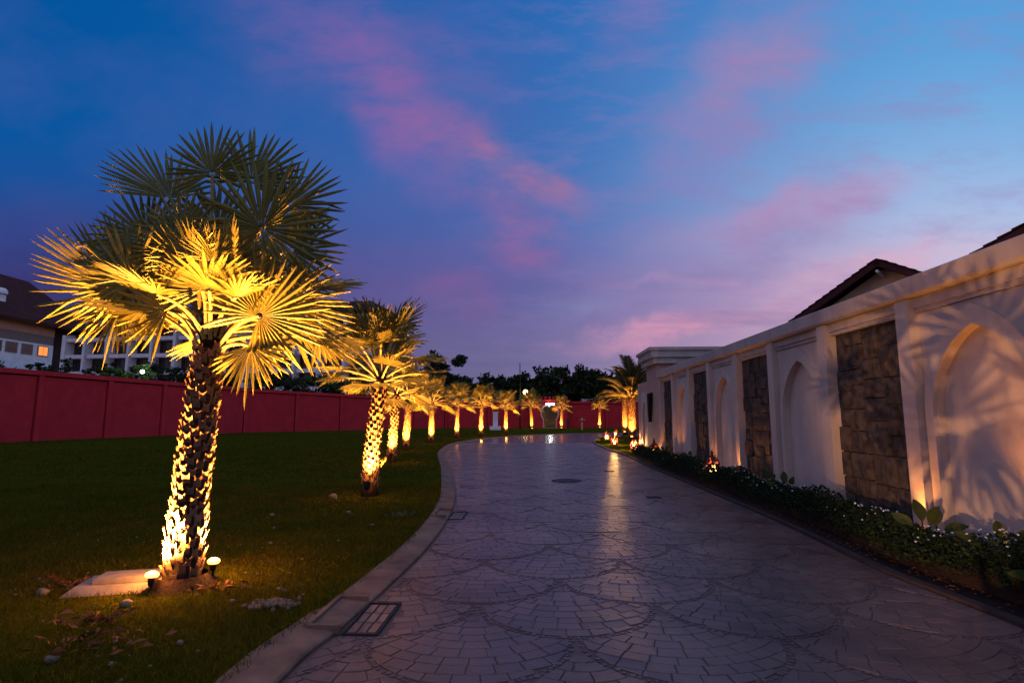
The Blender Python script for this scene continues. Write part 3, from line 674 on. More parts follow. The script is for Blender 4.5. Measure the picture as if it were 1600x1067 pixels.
# --- a young palm and its spotlight added out of view behind the camera: they throw the leaf shadows on the niche wall
def young_palm():
    palm = tag(empty('young_fan_palm', (-1.90, -2.10, .03)), 'young fan palm with a very short trunk on the grass verge', 'palm tree'); rg = random.Random(9)
    make_trunk(palm, .27, (0, 0), .12, .10, 77, False, .8, .05)
    T = Vector((0, 0, .25))
    for hub, axis, R, half in [((.02, .20, .60), (.25, -.3, -1), .23, 100), ((.0, .05, .86), (-.2, .25, .7), .24, 130), ((.0, -.09, .70), (.4, -.5, .4), .20, 110), ((.02, .32, .97), (-.2, .3, .6), .22, 110), ((.05, .82, .78), (-.25, .4, .3), .18, 120), ((-.3, -.1, .6), (-.6, 0, .6), .24, 110), ((-.2, -.35, .5), (-.3, -.7, .4), .24, 110), ((.25, -.2, .42), (.7, -.3, .1), .2, 110)]:
        frond_obj(palm, Vector(hub), Vector(axis), (-.6, -.75, .15), R, R_(half), 24, rg, (0, 0, .2), Vector((hub[0]*.4, hub[1]*.4, hub[2]*.75)), pr=.004)
    uplight((-4.5, -5.0, .03), (4.32, 5.15, 1.35), 5600, 'spike floodlight on the verge aimed past the young palm', group='verge floodlights', size=17, h=.35, head=.06, blend=.6, radius=.014, color=(1, .50, .20))
young_palm()

# ------------------------------------------------------------------ boundary wall with niches and stone panels
WH = 2.86; PITCH = 1.785; P0 = 6.1; HW = .11
wall = tag(empty('boundary_wall', (4.0, 0, 0), -math.atan(.045)), 'pale stucco garden wall with pointed-arch niches and dark stone panels', 'wall')
EYv = (0, 1, 0); EZv = (0, 0, 1)
y_first, y_last = P0 - 4*PITCH, P0 + 7*PITCH
mb = MB(); mb.box(.30, .46, y_first - HW, y_last + HW, 0, WH - .26); mb.build('backing', 'stucco', wall)
mb = MB()
cp = [(-.02, WH-.20), (-.05, WH-.17), (-.05, WH-.002), (-.03, WH+.012), (.52, WH+.012), (.52, WH-.20)]
mb.prism(cp, (0, y_first - HW - .02, 0), (1, 0, 0), EZv, (0, y_last - y_first + 2*HW + .04, 0)); mb.build('coping', 'cornice', wall)
def arch_outline(w, hs, ha, n=14):      # half width, springing height, apex height: right foot up to the apex and down again
    Ra = ((ha-hs)**2 + w*w)/(2*w); out = []
    for k in range(n+1):
        ph = math.asin((ha-hs)/Ra)*k/n; out.append((w - Ra + Ra*math.cos(ph), hs + Ra*math.sin(ph)))
    return [(a, b) for a, b in out] + [(-a, b) for a, b in reversed(out[:-1])]
srng = random.Random(17)
def split_rect(x0, x1, z0, z1, out):
    w, h = x1-x0, z1-z0
    if (w < .36 and h < .52 and (w*h < .15)) or (w < .26 and h < .34):
        out.append((x0, x1, z0, z1)); return
    if w > h*.95 or h < .26:
        c = x0 + w*srng.uniform(.36, .64); split_rect(x0, c, z0, z1, out); split_rect(c, x1, z0, z1, out)
    else:
        c = z0 + h*srng.uniform(.34, .66); split_rect(x0, x1, z0, c, out); split_rect(x0, x1, c, z1, out)
for i in range(-4, 8):
    yc = P0 + PITCH*i
    mb = MB(); mb.box(0, .30, yc - HW, yc + HW, 0, WH - .205); mb.build('pilaster', 'stucco', wall)
    if i == 7: break
    ya, yb = yc + HW + .003, yc + PITCH - HW - .003; W = (yb-ya)/2; ym = (ya+yb)/2; ztop = WH - .36
    # frieze under the coping: two small steps that catch the light from below
    mb = MB(); mb.box(.05, .30, ya, yb, ztop + .05, WH - .205); mb.box(.075, .30, ya + .002, yb - .002, ztop, ztop + .048); mb.build('frieze', 'cornice', wall)
    if i % 2 == 0:      # stone panel
        pn = MB().box(.15, .298, ya + .002, yb - .002, 0, ztop - .003).build('stone_panel', 'mortar_and_gap_shade', wall)
        cells = []; split_rect(ya + .006, yb - .006, .0, ztop - .01, cells)
        for (a0, a1, z0, z1) in cells:
            g = .006; f = srng.uniform(.085, .135); tl = srng.uniform(-.012, .012); vs = []
            nx, nz = 4, 4
            for kz in range(nz):
                for kx in range(nx):
                    u, v = kx/(nx-1), kz/(nz-1); edge = kx in (0, nx-1) or kz in (0, nz-1)
                    jx = srng.uniform(-.006, .006) if edge else srng.uniform(-.02, .02)
                    vs.append((f + (u-.5)*tl + (.014 if edge else srng.uniform(-.007, .007)), min(max(a0+g + (a1-a0-2*g)*u + jx, a0+.003), a1-.003), min(max(z0+g + (z1-z0-2*g)*v + srng.uniform(-.006, .006), z0+.003), z1-.003)))
            fs = [(kz*nx+kx, (kz+1)*nx+kx, (kz+1)*nx+kx+1, kz*nx+kx+1) for kz in range(nz-1) for kx in range(nx-1)]
            b0 = len(vs); ring = [kx for kx in range(nx)] + [kz*nx+nx-1 for kz in range(1, nz)] + [(nz-1)*nx+kx for kx in range(nx-2, -1, -1)] + [kz*nx for kz in range(nz-2, 0, -1)]
            for k in ring: vs.append((.16, vs[k][1], vs[k][2]))
            fs += [(ring[k], ring[(k+1) % len(ring)], b0+(k+1) % len(ring), b0+k) for k in range(len(ring))]
            MB().add(vs, fs).build('stone', 'cladding', pn)
    else:               # arched niche
        wn_, hs, ha = .62, 1.42, 2.26
        wo, hso, hao = .745, 1.42, 2.45
        inner = arch_outline(wn_, hs, ha); outer = arch_outline(wo, hso, hao)
        nich = MB().box(.175, .298, ya + .002, yb - .002, 0, ztop - .003).build('niche_back', 'stucco', wall)
        face = [(-W, 0), (-W, ztop - .004), (W, ztop - .004), (W, 0), (wn_, 0)] + inner + [(-wn_, 0)]
        MB().prism([(a, b) for a, b in face], (.10, ym, 0), EYv, EZv, (.073, 0, 0)).build('niche_face', 'stucco', wall)
        band = [(wo, 0)] + outer + [(-wo, 0), (-wn_-.004, 0)] + [(a*(1+.004/wn_), b) for a, b in reversed(inner)] + [(wn_+.004, 0)]
        MB().prism(band, (.06, ym, 0), EYv, EZv, (.039, 0, 0)).build('arch_moulding', 'stucco', wall)

# gatehouse at the end of the wall
gh = tag(empty('gatehouse', (4.0 + .045*18.8, 18.75, 0), -math.atan(.045)), 'pale flat-roofed gatehouse with stepped eaves at the end of the garden wall', 'building')
MB().box(-.02, 3.4, 0, 1.8, 0, 3.13).build('wall', 'pinkwall', gh)
mb = MB(); mb.box(-.16, 3.6, -.20, 2.0, 3.135, 3.33); mb.build('eaves_step', 'cornice', gh)
mb = MB(); mb.box(-.25, 3.75, -.30, 2.12, 3.335, 3.55); mb.build('eaves_fascia', 'cornice', gh)
mb = MB(); mb.box(-.31, 3.8, -.36, 2.2, 3.555, 3.66); mb.build('roof', 'cornice', gh)
mb = MB(); mb.box(.15, .4, 1.82, 4.6, 0, 2.7); w2 = mb.build('side_wall', 'pinkwall', gh)
o_ = [(-.6, 0), (-.6, 2.3), (.6, 2.3), (.6, 0), (.42, 0)] + arch_outline(.42, 1.3, 1.95, 8) + [(-.42, 0)]
MB().prism(o_, (.10, 3.1, 0), EYv, EZv, (.045, 0, 0)).build('arch_moulding', 'stucco', w2)
sc = tag(empty('wall_sconce', (4.0 + .045*19.6 - .05, 19.6, 1.2), -math.atan(.045)), 'tall dark tapering wall sconce on the gatehouse', 'sconce')
mb = MB(); mb.prism([(-.015, 0), (.015, 0), (.17, .97), (-.17, .97)], (-.13, 0, 0), EYv, EZv, (.12, 0, 0)); mb.build('shade', 'black', sc)
MB().box(-.05, .0, -.19, .19, .975, 1.0).build('rim', 'black', sc)

# uplights tucked in the bed against the wall
def wall_up(y, e, off=.10, lab='small uplight hidden in the flower bed at the wall foot', h=.22):
    x = 4.0 + .045*y - off
    uplight((x, y, .02), (x + off*.55, y, 1.6), e, lab, group='uplights along the garden wall', size=82, h=h, head=.03)
for y, e in ((6.02, 40), (10.15, 24), (10.75, 24), (11.38, 18), (14.25, 24), (16.35, 26), (17.1, 30), (13.05, 18), (18.35, 22)):
    wall_up(y, e)
wall_up(4.72, 150, .22, 'uplight in the flower bed at the near niche')

# ------------------------------------------------------------------ lanterns
def lantern_parts():
    nk = 24; prof = [(.155, 0), (.158, .04), (.165, .08), (.172, .115), (.176, .15), (.176, .185), (.172, .22), (.164, .25), (.150, .28), (.132, .31), (.110, .34), (.082, .37), (.055, .395), (.035, .41)]
    holes = lambda i, k: (i in (1, 2, 4, 5, 7, 8, 10)) and ((k + (2 if i in (4, 5, 10) else 0)) % 4 in (0, 1) if i not in (10,) else (k % 6 == 0))
    m1 = MB().lathe(prof, nk, skip=holes); inner = [(r-.012, z) for r, z in prof]; m1.lathe(inner, nk, skip=holes)
    m2 = MB().lathe([(.036, .405), (.05, .42), (.03, .435), (.02, .45), (.038, .475), (.03, .50), (.012, .52), (.003, .555)], 12)
    m3 = MB().lathe([(.001, -.02), (.18, -.02), (.185, .0), (.16, .012), (.001, .012)], nk)
    m4 = MB().lathe([(.001, .02), (.05, .03), (.075, .08), (.078, .13), (.06, .18), (.03, .22), (.001, .23)], 14)
    out = []
    for n, m, k, s in (('shell', m1, 'terracotta', True), ('finial', m2, 'terracotta', True), ('base', m3, 'terracotta', False), ('bulb', m4, 'bulb', True)):
        me = m.mesh(n); me.materials.append(M_[k]); me.polygons.foreach_set('use_smooth', [s]*len(me.polygons)); out.append((n, me))
    return out
LP = lantern_parts()
def lantern(x, y, z, label, e=7.0, s=1.0, group='pierced clay lanterns'):
    t = tag(empty('clay_lantern', (x, y, z), rng.random()), label, 'lantern', group); t.scale = (s, s, s)
    for n, me in LP: link(n, me, t)
    add_light('POINT', t, (0, 0, .27), e, (1, .50, .15), radius=.03)
    return t
for (x, y, lb) in ((4.93, 23.0, 'before the gatehouse side wall'), (4.90, 27.4, 'second along from the gatehouse'), (5.54, 33.4, 'at the driveway edge, third from the gatehouse'), (7.3, 40.3, 'by the slim date palm')):
    lantern(x, y, .055, 'glowing pierced clay lantern on the grass island ' + lb, 260, 1.02)
lantern(4.44 - .25, 12.0, .20, 'pierced clay lantern in the flower bed against the stone-clad wall', 6, .92)
lantern(4.62, 18.6, .14, 'pierced clay lantern in the flower bed at the gatehouse corner', 7, 1.0)

# ------------------------------------------------------------------ flower bed along the wall
def leaf_cloud(n, sampler, size, m, name, parent=None, asp=.5):
    P = np.array([sampler() for _ in range(n)]); d = nr.normal(0, 1, (n, 3)); d[:, 2] = np.abs(d[:, 2])*.6 + .1; d /= np.linalg.norm(d, axis=1)[:, None]
    up = nr.normal(0, 1, (n, 3)); s = np.cross(d, up); s /= np.linalg.norm(s, axis=1)[:, None]
    L_ = size*(.6 + .8*nr.random(n)); V = np.zeros((n, 4, 3)); V[:, 0] = P; V[:, 1] = P + d*(L_*.5)[:, None] + s*(L_*asp*.5)[:, None]; V[:, 2] = P + d*L_[:, None]; V[:, 3] = P + d*(L_*.5)[:, None] - s*(L_*asp*.5)[:, None]
    return np_mesh(name, V.reshape(-1, 3), np.arange(4*n).reshape(-1, 4), m, parent)
def bed_h(y, t): return (.42 + .05*math.sin(y*1.9) + .04*math.sin(y*4.3+1))*math.sin(math.pi*min(1, .18 + t*.72))
hrng = random.Random(23)
def bed_pt(top=.0):
    y = 1.5 + 19.0*hrng.random()**1.35; x0 = interp(RRr, y) + .20; x1 = 4.0 + .045*y - .04; t = hrng.random()
    t2 = t + .06*math.sin(y*3.1)
    return (x0 + (x1-x0)*t2, y, max(.03, bed_h(y, t)*(hrng.uniform(.45, 1.0) if not top else 1.02)))
gc = leaf_cloud(70000, bed_pt, .036, 'ground_cover', 'ground_cover', asp=.55); tag(gc, 'dense dark green ground cover with tiny leaves along the wall', 'ground cover', kind='stuff')
mb = MB(); vs = []; ny = 90; nt_ = 9
for a in range(ny+1):
    y = -4 + 24.4*a/ny; x0 = interp(RRr, y) + .30; x1 = 4.0 + .045*y - .03
    for b in range(nt_): t = b/(nt_-1); vs.append((x0 + (x1-x0)*t, y, bed_h(y, t)*.62*(.2+.8*min(1, t*4)) + .012*mnoise.noise((x0*9+t*8, y*7, 0))))
mb.add(vs, [(a*nt_+b, a*nt_+b+1, (a+1)*nt_+b+1, (a+1)*nt_+b) for a in range(ny) for b in range(nt_-1)])
o = mb.build('undergrowth', 'soil', gc, True)
mb = MB()
def add_flower(mb, c, s, rg):
    n = Vector((rg.uniform(-.6, .2), rg.uniform(-.9, .1), 1)).normalized(); a = n.orthogonal().normalized(); b = n.cross(a); c = Vector(c); ph = rg.random()*6
    for k in range(5):
        w = ph + k*math.tau/5; d = a*math.cos(w) + b*math.sin(w); q = -a*math.sin(w) + b*math.cos(w)
        mb.add([c, c + d*s*.6 + q*s*.36, c + d*s, c + d*s*.6 - q*s*.36], [(0, 1, 2, 3)])
for k in range(330):
    y = 2.2 + hrng.random()*10.5 if k < 280 else 2.2 + hrng.random()*18
    cl = mnoise.noise((y*.8, 3.3, 0))
    x0 = interp(RRr, y) + .22; x1 = 4.0 + .045*y - .06; t = hrng.uniform(.08, .85)
    if cl < -.2 and hrng.random() < .6: continue
    add_flower(mb, (x0 + (x1-x0)*t, y, bed_h(y, t) + .03), hrng.uniform(.007, .0125), hrng)
tag(mb.build('white_flowers', 'flower', gc), 'tiny white five-petalled flowers', kind='stuff')
# reddish litter in front of the bed
mb = MB()
for k in range(420):
    y = 2.6 + 12*hrng.random(); x = interp(RRr, y) + hrng.uniform(.09, .30); s = hrng.uniform(.01, .03); a = hrng.random()*6; z = .028 + hrng.random()*.012
    mb.add([(x, y, z), (x+s*math.cos(a+.5), y+s*math.sin(a+.5), z+.008), (x+1.8*s*math.cos(a), y+1.8*s*math.sin(a), z), (x+s*math.cos(a-.5), y+s*math.sin(a-.5), z+.006)], [(0, 1, 2, 3)])
tag(mb.build('leaf_litter', 'dry'), 'scattered dry leaf litter on the soil edge of the flower bed', 'leaf litter', kind='stuff')
# broad-leaved plants
def broad_plant(x, y, z, label, leaves, seed):
    leaves = [(a_, b_, c_*.85, d_*.8) for a_, b_, c_, d_ in leaves]
    rg = random.Random(seed); t = tag(empty('broadleaf_plant', (x, y, z)), label, 'plant', 'broad-leaved plants in the wall bed')
    for (az, el, ln, R) in leaves:
        a, e_ = R_(az), R_(el); d = Vector((math.cos(a)*math.cos(e_), math.sin(a)*math.cos(e_), math.sin(e_))); h0 = Vector((rg.uniform(-.03, .03), rg.uniform(-.03, .03), 0)); hub = h0 + d*ln
        MB().tube(bez(h0, h0 + Vector((d.x*.2, d.y*.2, ln*.6)), hub), [.008]*7, 5).build('stem', 'broad', t)
        ax = (d + Vector((0, 0, -.2))).normalized(); Mx = frame(ax, Vector((-.4 + rg.uniform(-.5, .5), -.6, .7)), hub); vs = []; fs = []; n = 8
        for k in range(n+1):
            u = k/n; w = R*.27*math.sin(math.pi*min(1, u*.93 + .06))**.8 if k < n else 0.0; sag = -.25*R*u*u
            for s_ in (-1, 0, 1): vs.append(Mx @ Vector((s_*w, u*R, sag + abs(s_)*w*.35)))
        for k in range(n):
            for s_ in (0, 1): fs.append((k*3+s_, k*3+s_+1, k*3+s_+4, k*3+s_+3))
        MB().add(vs, fs).build('leaf', 'broad', t, True)
broad_plant(3.98, 5.55, .22, 'broad-leaved plant with an upright oval leaf before the near niche', [(95, 78, .22, .26), (-60, 40, .2, .25), (150, 45, .22, .24), (-100, 62, .24, .25), (30, 70, .2, .2)], 1)
broad_plant(3.96, 4.72, .20, 'broad-leaved plant with drooping yellow-lit leaves before the near niche', [(-80, 60, .24, .24), (160, 50, .22, .24), (60, 65, .26, .22), (-20, 40, .2, .2)], 2)
broad_plant(3.85, 4.15, .18, 'low broad-leaved plant glowing yellow beside the wall uplight', [(100, 60, .16, .18), (-60, 50, .18, .18), (180, 30, .18, .2)], 3)
broad_plant(4.16, 8.75, .22, 'broad-leaved plant beside the large stone panel', [(90, 80, .2, .24), (150, 40, .22, .2), (-70, 70, .16, .2)], 4)
broad_plant(4.22, 9.5, .22, 'broad-leaved plant before the second niche', [(100, 76, .2, .22), (-120, 45, .2, .2), (10, 60, .16, .2)], 5)
broad_plant(4.35, 14.0, .24, 'bushy broad-leaved plant near the third stone panel', [(80, 70, .2, .24), (200, 40, .22, .22), (-60, 50, .2, .2), (140, 60, .22, .22)], 6)
broad_plant(4.45, 16.4, .24, 'bushy broad-leaved plant near the wall end', [(80, 70, .2, .24), (200, 40, .22, .22), (-60, 50, .2, .2), (140, 60, .22, .22)], 7)

# ------------------------------------------------------------------ red boundary wall
rw = tag(empty('red_wall', (-27.4, 26, 0)), 'long crimson rendered wall with recessed panels behind the lawn', 'wall')
def red_run(parent, p0, p1, h0, h1, pitch, o=Vector((-27.4, 26, 0)), thick=.25):
    p0, p1 = Vector(p0), Vector(p1); L_ = (p1-p0).length; n = max(1, round(L_/pitch)); t = (p1-p0).normalized(); nrm = Vector((t.y, -t.x))
    if nrm.dot(-p0) < 0: nrm = -nrm
    T3 = Vector((t.x, t.y, 0)); N3 = Vector((nrm.x, nrm.y, 0)); st = L_/n
    def slab(name, m, a0, a1, d0, d1, za0, za1, zb0, zb1):
        A = Vector((p0.x, p0.y, 0)) - o; P = lambda a, d, z: A + T3*a + N3*d + Vector((0, 0, z))
        MB().add([P(a0, d0, za0), P(a1, d0, zb0), P(a1, d0, zb1), P(a0, d0, za1), P(a0, d1, za0), P(a1, d1, zb0), P(a1, d1, zb1), P(a0, d1, za1)],
                 [(0, 1, 2, 3), (7, 6, 5, 4), (0, 4, 5, 1), (1, 5, 6, 2), (2, 6, 7, 3), (3, 7, 4, 0)]).build(name, m, parent)
    slab('backing', 'mortar_and_gap_shade', -.01, L_ + .01, -thick, -.203, 0, h0 - .257, 0, h1 - .257)  # near-black slab behind the gaps, paints the posts' shadow lines
    for k in range(n):
        a0, a1 = st*k, st*(k+1); ha, hb = h0 + (h1-h0)*a0/L_, h0 + (h1-h0)*a1/L_
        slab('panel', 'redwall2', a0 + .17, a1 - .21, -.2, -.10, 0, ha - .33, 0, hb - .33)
        slab('post', 'redwall', a0 - .136, a0 + .136, -.2, .0, 0, ha - .26, 0, ha - .26)
        slab('coping', 'redwall', a0 - .003, a1 + .001, -thick - .04, .03, ha - .255, ha, hb - .255, hb)
red_run(rw, (-27.9, 23), (-22.4, 47.8), 3.97, 3.75, 4.1)
red_run(rw, (-22.4, 47.8), (-7.6, 65.6), 3.72, 3.22, 4.6)
red_run(rw, (-7.6, 65.6), (2.2, 67.0), 3.2, 3.12, 4.9)
red_run(rw, (6.6, 67.0), (34, 67.0), 3.12, 3.12, 4.6)
# arched gate in the far wall
gt = tag(empty('arched_gate', (4.4, 66.6, 0)), 'crimson gateway with battlements and a keyhole arch lit by a white lamp', 'gate')
kh = []
for k in range(17):
    a = R_(-42 + 264*k/16); kh.append((.95*math.cos(a), 1.75 + .95*math.sin(a)))
fc = [(-2.1, 0), (-2.1, 3.15), (2.1, 3.15), (2.1, 0), (.66, 0)] + kh + [(-.66, 0)]
MB().prism(fc, (0, -.5, 0), (1, 0, 0), EZv, (0, .6, 0)).build('facade', 'redwall', gt)
rg_ = [(.66, 0)] + kh + [(-.66, 0), (-.82, 0)] + [(x*1.16, 1.75 + (z-1.75)*1.16) for x, z in reversed(kh)] + [(.82, 0)]
MB().prism(rg_, (0, -.58, 0), (1, 0, 0), EZv, (0, .078, 0)).build('arch_moulding', 'pinkwall', gt)
MB().box(-.98, .98, .12, .2, 0, 2.75).build('door', 'glassdark', gt)
for s_ in (-1, 1): MB().box(s_*1.75 - .22, s_*1.75 + .22, -.72, -.505, 0, 3.15).build('pier', 'redwall', gt)
MB().box(-2.2, 2.2, -.62, .2, 3.155, 3.3).build('string_course', 'redwall', gt)
for k in range(9): MB().box(-2.1 + k*.49, -2.1 + k*.49 + .28, -.45, .1, 3.303, 3.66).build('merlon', 'redwall', gt)
MB().box(-.9, .9, -1.5, -.6, .0, .07).build('step', 'cover', gt)
fl_ = tag(empty('gate_lamp', (4.45, 65.9, 2.78)), 'white floodlight above the keyhole arch of the gate', 'lamp')
MB().box(-.55, .55, .0, .12, -.02, .14).build('housing', 'black', fl_); MB().box(-.5, .5, -.03, -.004, -.04, .11).build('lens', 'lensw', fl_)
add_light('POINT', fl_, (0, -.25, -.12), 45, (1, .86, .86), radius=.15)
# small fixtures in front of the far wall
pe = tag(empty('pedestal', (-1.67, 57.2, .03)), 'pale stone pedestal on a square base before the red wall', 'pedestal')
MB().box(-.55, .55, -.45, .45, 0, .36).build('base', 'white', pe); MB().box(-.24, .24, -.2, .2, .363, 1.7).build('shaft', 'white', pe); MB().box(-.29, .29, -.25, .25, 1.703, 1.8).build('cap', 'white', pe)
bb = tag(empty('garden_tap_post', (7.0, 57.0, .03)), 'short wooden garden post with a spread top beside the gate lawn', 'post')
MB().tube([(0, 0, 0), (0, 0, .85)], .09, 8).build('post', 'pinkwall', bb); MB().lathe([(.04, .8), (.35, .98), (.33, 1.02), (.06, .9)], 12).build('top', 'pinkwall', bb); MB().lathe([(.001, .9), (.08, .98), (.09, 1.1), (.04, 1.2), (.001, 1.22)], 10).build('ornament', 'pinkwall', bb)
hy = tag(empty('hydrant', (5.95, 60.5, .03)), 'red standpipe beside the gate palm', 'hydrant')
MB().tube([(0, 0, 0), (0, 0, 1.0)], .10, 10).build('pipe', 'fascia', hy); MB().tube([(-.2, 0, .72), (.2, 0, .72)], .06, 8).build('outlet', 'fascia', hy); MB().lathe([(.12, 1.0), (.11, 1.1), (.05, 1.17), (.001, 1.18)], 10).build('cap', 'fascia', hy)
# street lamp with globe
sl = tag(empty('street_lamp', (1.0, 60, .03)), 'tall dark lamp post with an orange glowing globe on a short arm', 'street lamp')
MB().tube([(-.15, 0, 0), (-.15, 0, 3), (-.15, 0, 7.0)], [.09, .07, .04], 8).build('post', 'black', sl)
MB().tube([(-.15, 0, 3.55), (.15, -.1, 3.7), (.43, -.2, 3.62)], .035, 6).build('arm', 'black', sl)
MB().lathe([(.001, -.26), (.15, -.21), (.24, -.08), (.25, .04), (.18, .18), (.08, .25), (.001, .26)], 16, (.43, -.2, 3.87)).build('globe', 'globe', sl, True)
add_light('POINT', sl, (.43, -.62, 3.75), 90, (1, .6, .2), radius=.2)

# ------------------------------------------------------------------ houses behind the garden wall
def gable_house(name, apex, label, depth, run_l, run_r, slope, wallz=0.0, lamp=False):
    ph = R_(-40); u = Vector((math.sin(ph), math.cos(ph), 0)); w = Vector((u.y, -u.x, 0))          # u: along the gable (towards the far side), w: into the house
    h = tag(empty(name, (apex[0], apex[1], 0)), label, 'house'); A = Vector((0, 0, apex[2])); Z = Vector((0, 0, 1))
    for s_, run, nm in ((1, run_l, 'roof_slope'), (-1, run_r, 'roof_slope')):
        d = (u*s_ - Z*slope); nn = (u*s_*slope + Z).normalized()
        rs = MB().add([A, A + d*run, A + d*run + w*depth, A + w*depth, A - nn*.10, A + d*run - nn*.10, A + d*run + w*depth - nn*.10, A + w*depth - nn*.10],
                      [(0, 1, 2, 3), (7, 6, 5, 4), (0, 4, 5, 1), (1, 5, 6, 2), (2, 6, 7, 3)]).build(nm, 'soffit', h)
        rows_ = int(run*d.length/.2)
        for k in range(rows_):          # courses of tiles, their edges stepping down the verge
            a0 = run*k/rows_; a1 = run*(k+1.1)/rows_; p0 = A + d*a0 + nn*.012; p1 = A + d*a1 + nn*.036; q = w*depth; e0 = -w*.05
            MB().add([p0+e0, p1+e0, p1+q, p0+q, p0+e0-nn*.02, p1+e0-nn*.035, p1+q-nn*.035], [(0, 1, 2, 3), (0, 4, 5, 1), (1, 5, 6, 2)]).build('tile_course', 'rooftile', rs)
        MB().add([A - nn*.02 - w*.04, A + d*run - nn*.02 - w*.04, A + d*run - nn*.15 - w*.04, A - nn*.15 - w*.04, A - nn*.02 - w*.005, A + d*run - nn*.02 - w*.005, A + d*run - nn*.15 - w*.005, A - nn*.15 - w*.005],
                 [(0, 1, 2, 3), (7, 6, 5, 4), (0, 4, 5, 1), (3, 2, 6, 7), (1, 5, 6, 2)]).build('verge_board', 'fascia', h)
    ow = w*.42; B = A - Z*.16
    L1, R1 = run_l - .35, run_r - .35
    pts = [B + ow, B + u*L1 - Z*slope*L1 + ow, Vector((0, 0, 0)) + u*L1 + ow, -u*R1 + ow, B - u*R1 - Z*slope*R1 + ow]
    pb = [p + w*(depth-1.2) for p in pts]; n = 5
    MB().add(pts + pb, [(0, 1, 2, 3, 4), (9, 8, 7, 6, 5)] + [(i, i+n, (i+1) % n+n, (i+1) % n) for i in range(n)]).build('wall', 'housewall', h)
    if lamp:
        c = A - Z*.30 - w*.02
        MB().tube([c + w*.5 - Z*.1, c, c - w*.05], .035, 8).build('gable_lamp', 'white', h)
        MB().tube([c + w*.55 - Z*.18, c + w*.55 + Z*.02], .09, 8).build('lamp_bracket', 'soffit', h)
    return h
gable_house('gabled_house', (8.66, 13.0, 5.09), 'tile-roofed house with a gable lamp rising behind the garden wall', 7, 4.2, 3.4, .59, lamp=True)
uu = Vector((math.sin(R_(-40)), math.cos(R_(-40)), 0)); ap2 = Vector((8.01, 8.5, 4.36)) - uu*1.9 + Vector((0, 0, .50*1.9))
gable_house('gabled_house', tuple(ap2), 'tile-roofed house whose verge slopes down behind the near niche', 7, 4.4, 3.4, .50)

# ------------------------------------------------------------------ hotel blocks beyond the red wall
ba = tag(empty('pale_block', (-37, 38, 0)), 'pale building with small square windows and a big brown roof behind the red wall', 'building')
MB().box(-8, 0, -10, 7.1, 0, 7.0).build('lower_wall', 'white', ba); MB().box(-8, -.02, -10, 7.09, 7.003, 7.7).build('band', 'taupe', ba); MB().box(-8, 0, -10, 7.1, 7.703, 8.5).build('upper_wall', 'pinkwall', ba)
for k, y in enumerate((1.55, 2.85, 4.2, 5.65)):
    f = MB().box(.003, .05, y - .05, y + .95, 6.06, 6.86).build('window', 'taupe', ba)
    for q in (0, 1): MB().box(.052, .06, y + .03 + q*.44, y + .43 + q*.44, 6.12, 6.8).build('pane', 'glasslit' if k == 3 else 'glassdark', f)
MB().add([(1.0, -12, 8.52), (1.0, 10.4, 8.52), (-5.5, 10.4, 13.1), (-5.5, -12, 13.1), (1.0, -12, 8.3), (1.0, 10.4, 8.3), (-12, -12, 8.52), (-12, 10.4, 8.52)], [(0, 1, 2, 3), (0, 4, 5, 1), (3, 2, 7, 6), (1, 5, 7, 2)]).build('roof', 'brownroof', ba)
sk = MB().box(.1, .7, 2.2, 2.9, 9.0, 9.8).build('roof_vent', 'white', ba, loc=(-1.6, .5, .6)); MB().lathe([(.001, .0), (.55, .0), (.55, .22), (.4, .42), (.001, .5)], 14).build('cowl', 'white', ba, loc=(-1.2, 3.05, 10.42))
MB().box(-8, -.4, 7.103, 8.4, 0, 8.45).build('dark_gap_block', 'room', ba)  # dark block fills the gap between buildings, its shade put into the colour
bb_ = empty('balcony_block', (-74, 92, 0), math.atan2(-8, 52)); tag(bb_, 'white balconied hotel block with dark roof behind the big palm', 'building')
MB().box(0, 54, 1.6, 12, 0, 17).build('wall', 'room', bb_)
for k in range(14): MB().box(k*4.1 - .22, k*4.1 + (.62 if k == 0 else .22), -.1, 1.597, 0, 17).build('column', 'white', bb_)
for f in range(1, 7):
    for k in range(13):
        MB().box(k*4.1 + .66, k*4.1 + 3.87, 0, 1.597, f*2.75 - .28, f*2.75 + .32).build('balcony', 'white', bb_)
        dr = MB().box(k*4.1 + 1.0, k*4.1 + 3.5, 1.5, 1.595, f*2.75 + .33, f*2.75 + 2.3).build('door_frame', 'taupe', bb_)
        for q in (0, 1): MB().box(k*4.1 + 1.1 + q*1.2, k*4.1 + 2.2 + q*1.2, 1.44, 1.498, f*2.75 + .38, f*2.75 + 2.2).build('pane', 'glassdark', dr)
MB().add([(-1.5, -1.5, 17.1), (56, -1.5, 17.1), (56, 14, 17.1), (-1.5, 14, 17.1), (3, 4, 19.6), (51.5, 4, 19.6), (51.5, 9, 19.6), (3, 9, 19.6)], [(0, 3, 2, 1), (4, 5, 6, 7), (0, 1, 5, 4), (1, 2, 6, 5), (2, 3, 7, 6), (3, 0, 4, 7)]).build('roof', 'darkroof', bb_)
fh = tag(empty('low_building', (17, 78, 0)), 'low building with a pale roof edge beyond the far red wall', 'building')
MB().box(-7, 9, 0, 6, 0, 3.4).build('wall', 'room', fh); MB().box(-7.5, 9.5, -.6, 6.5, 3.403, 3.75).build('roof', 'white', fh)

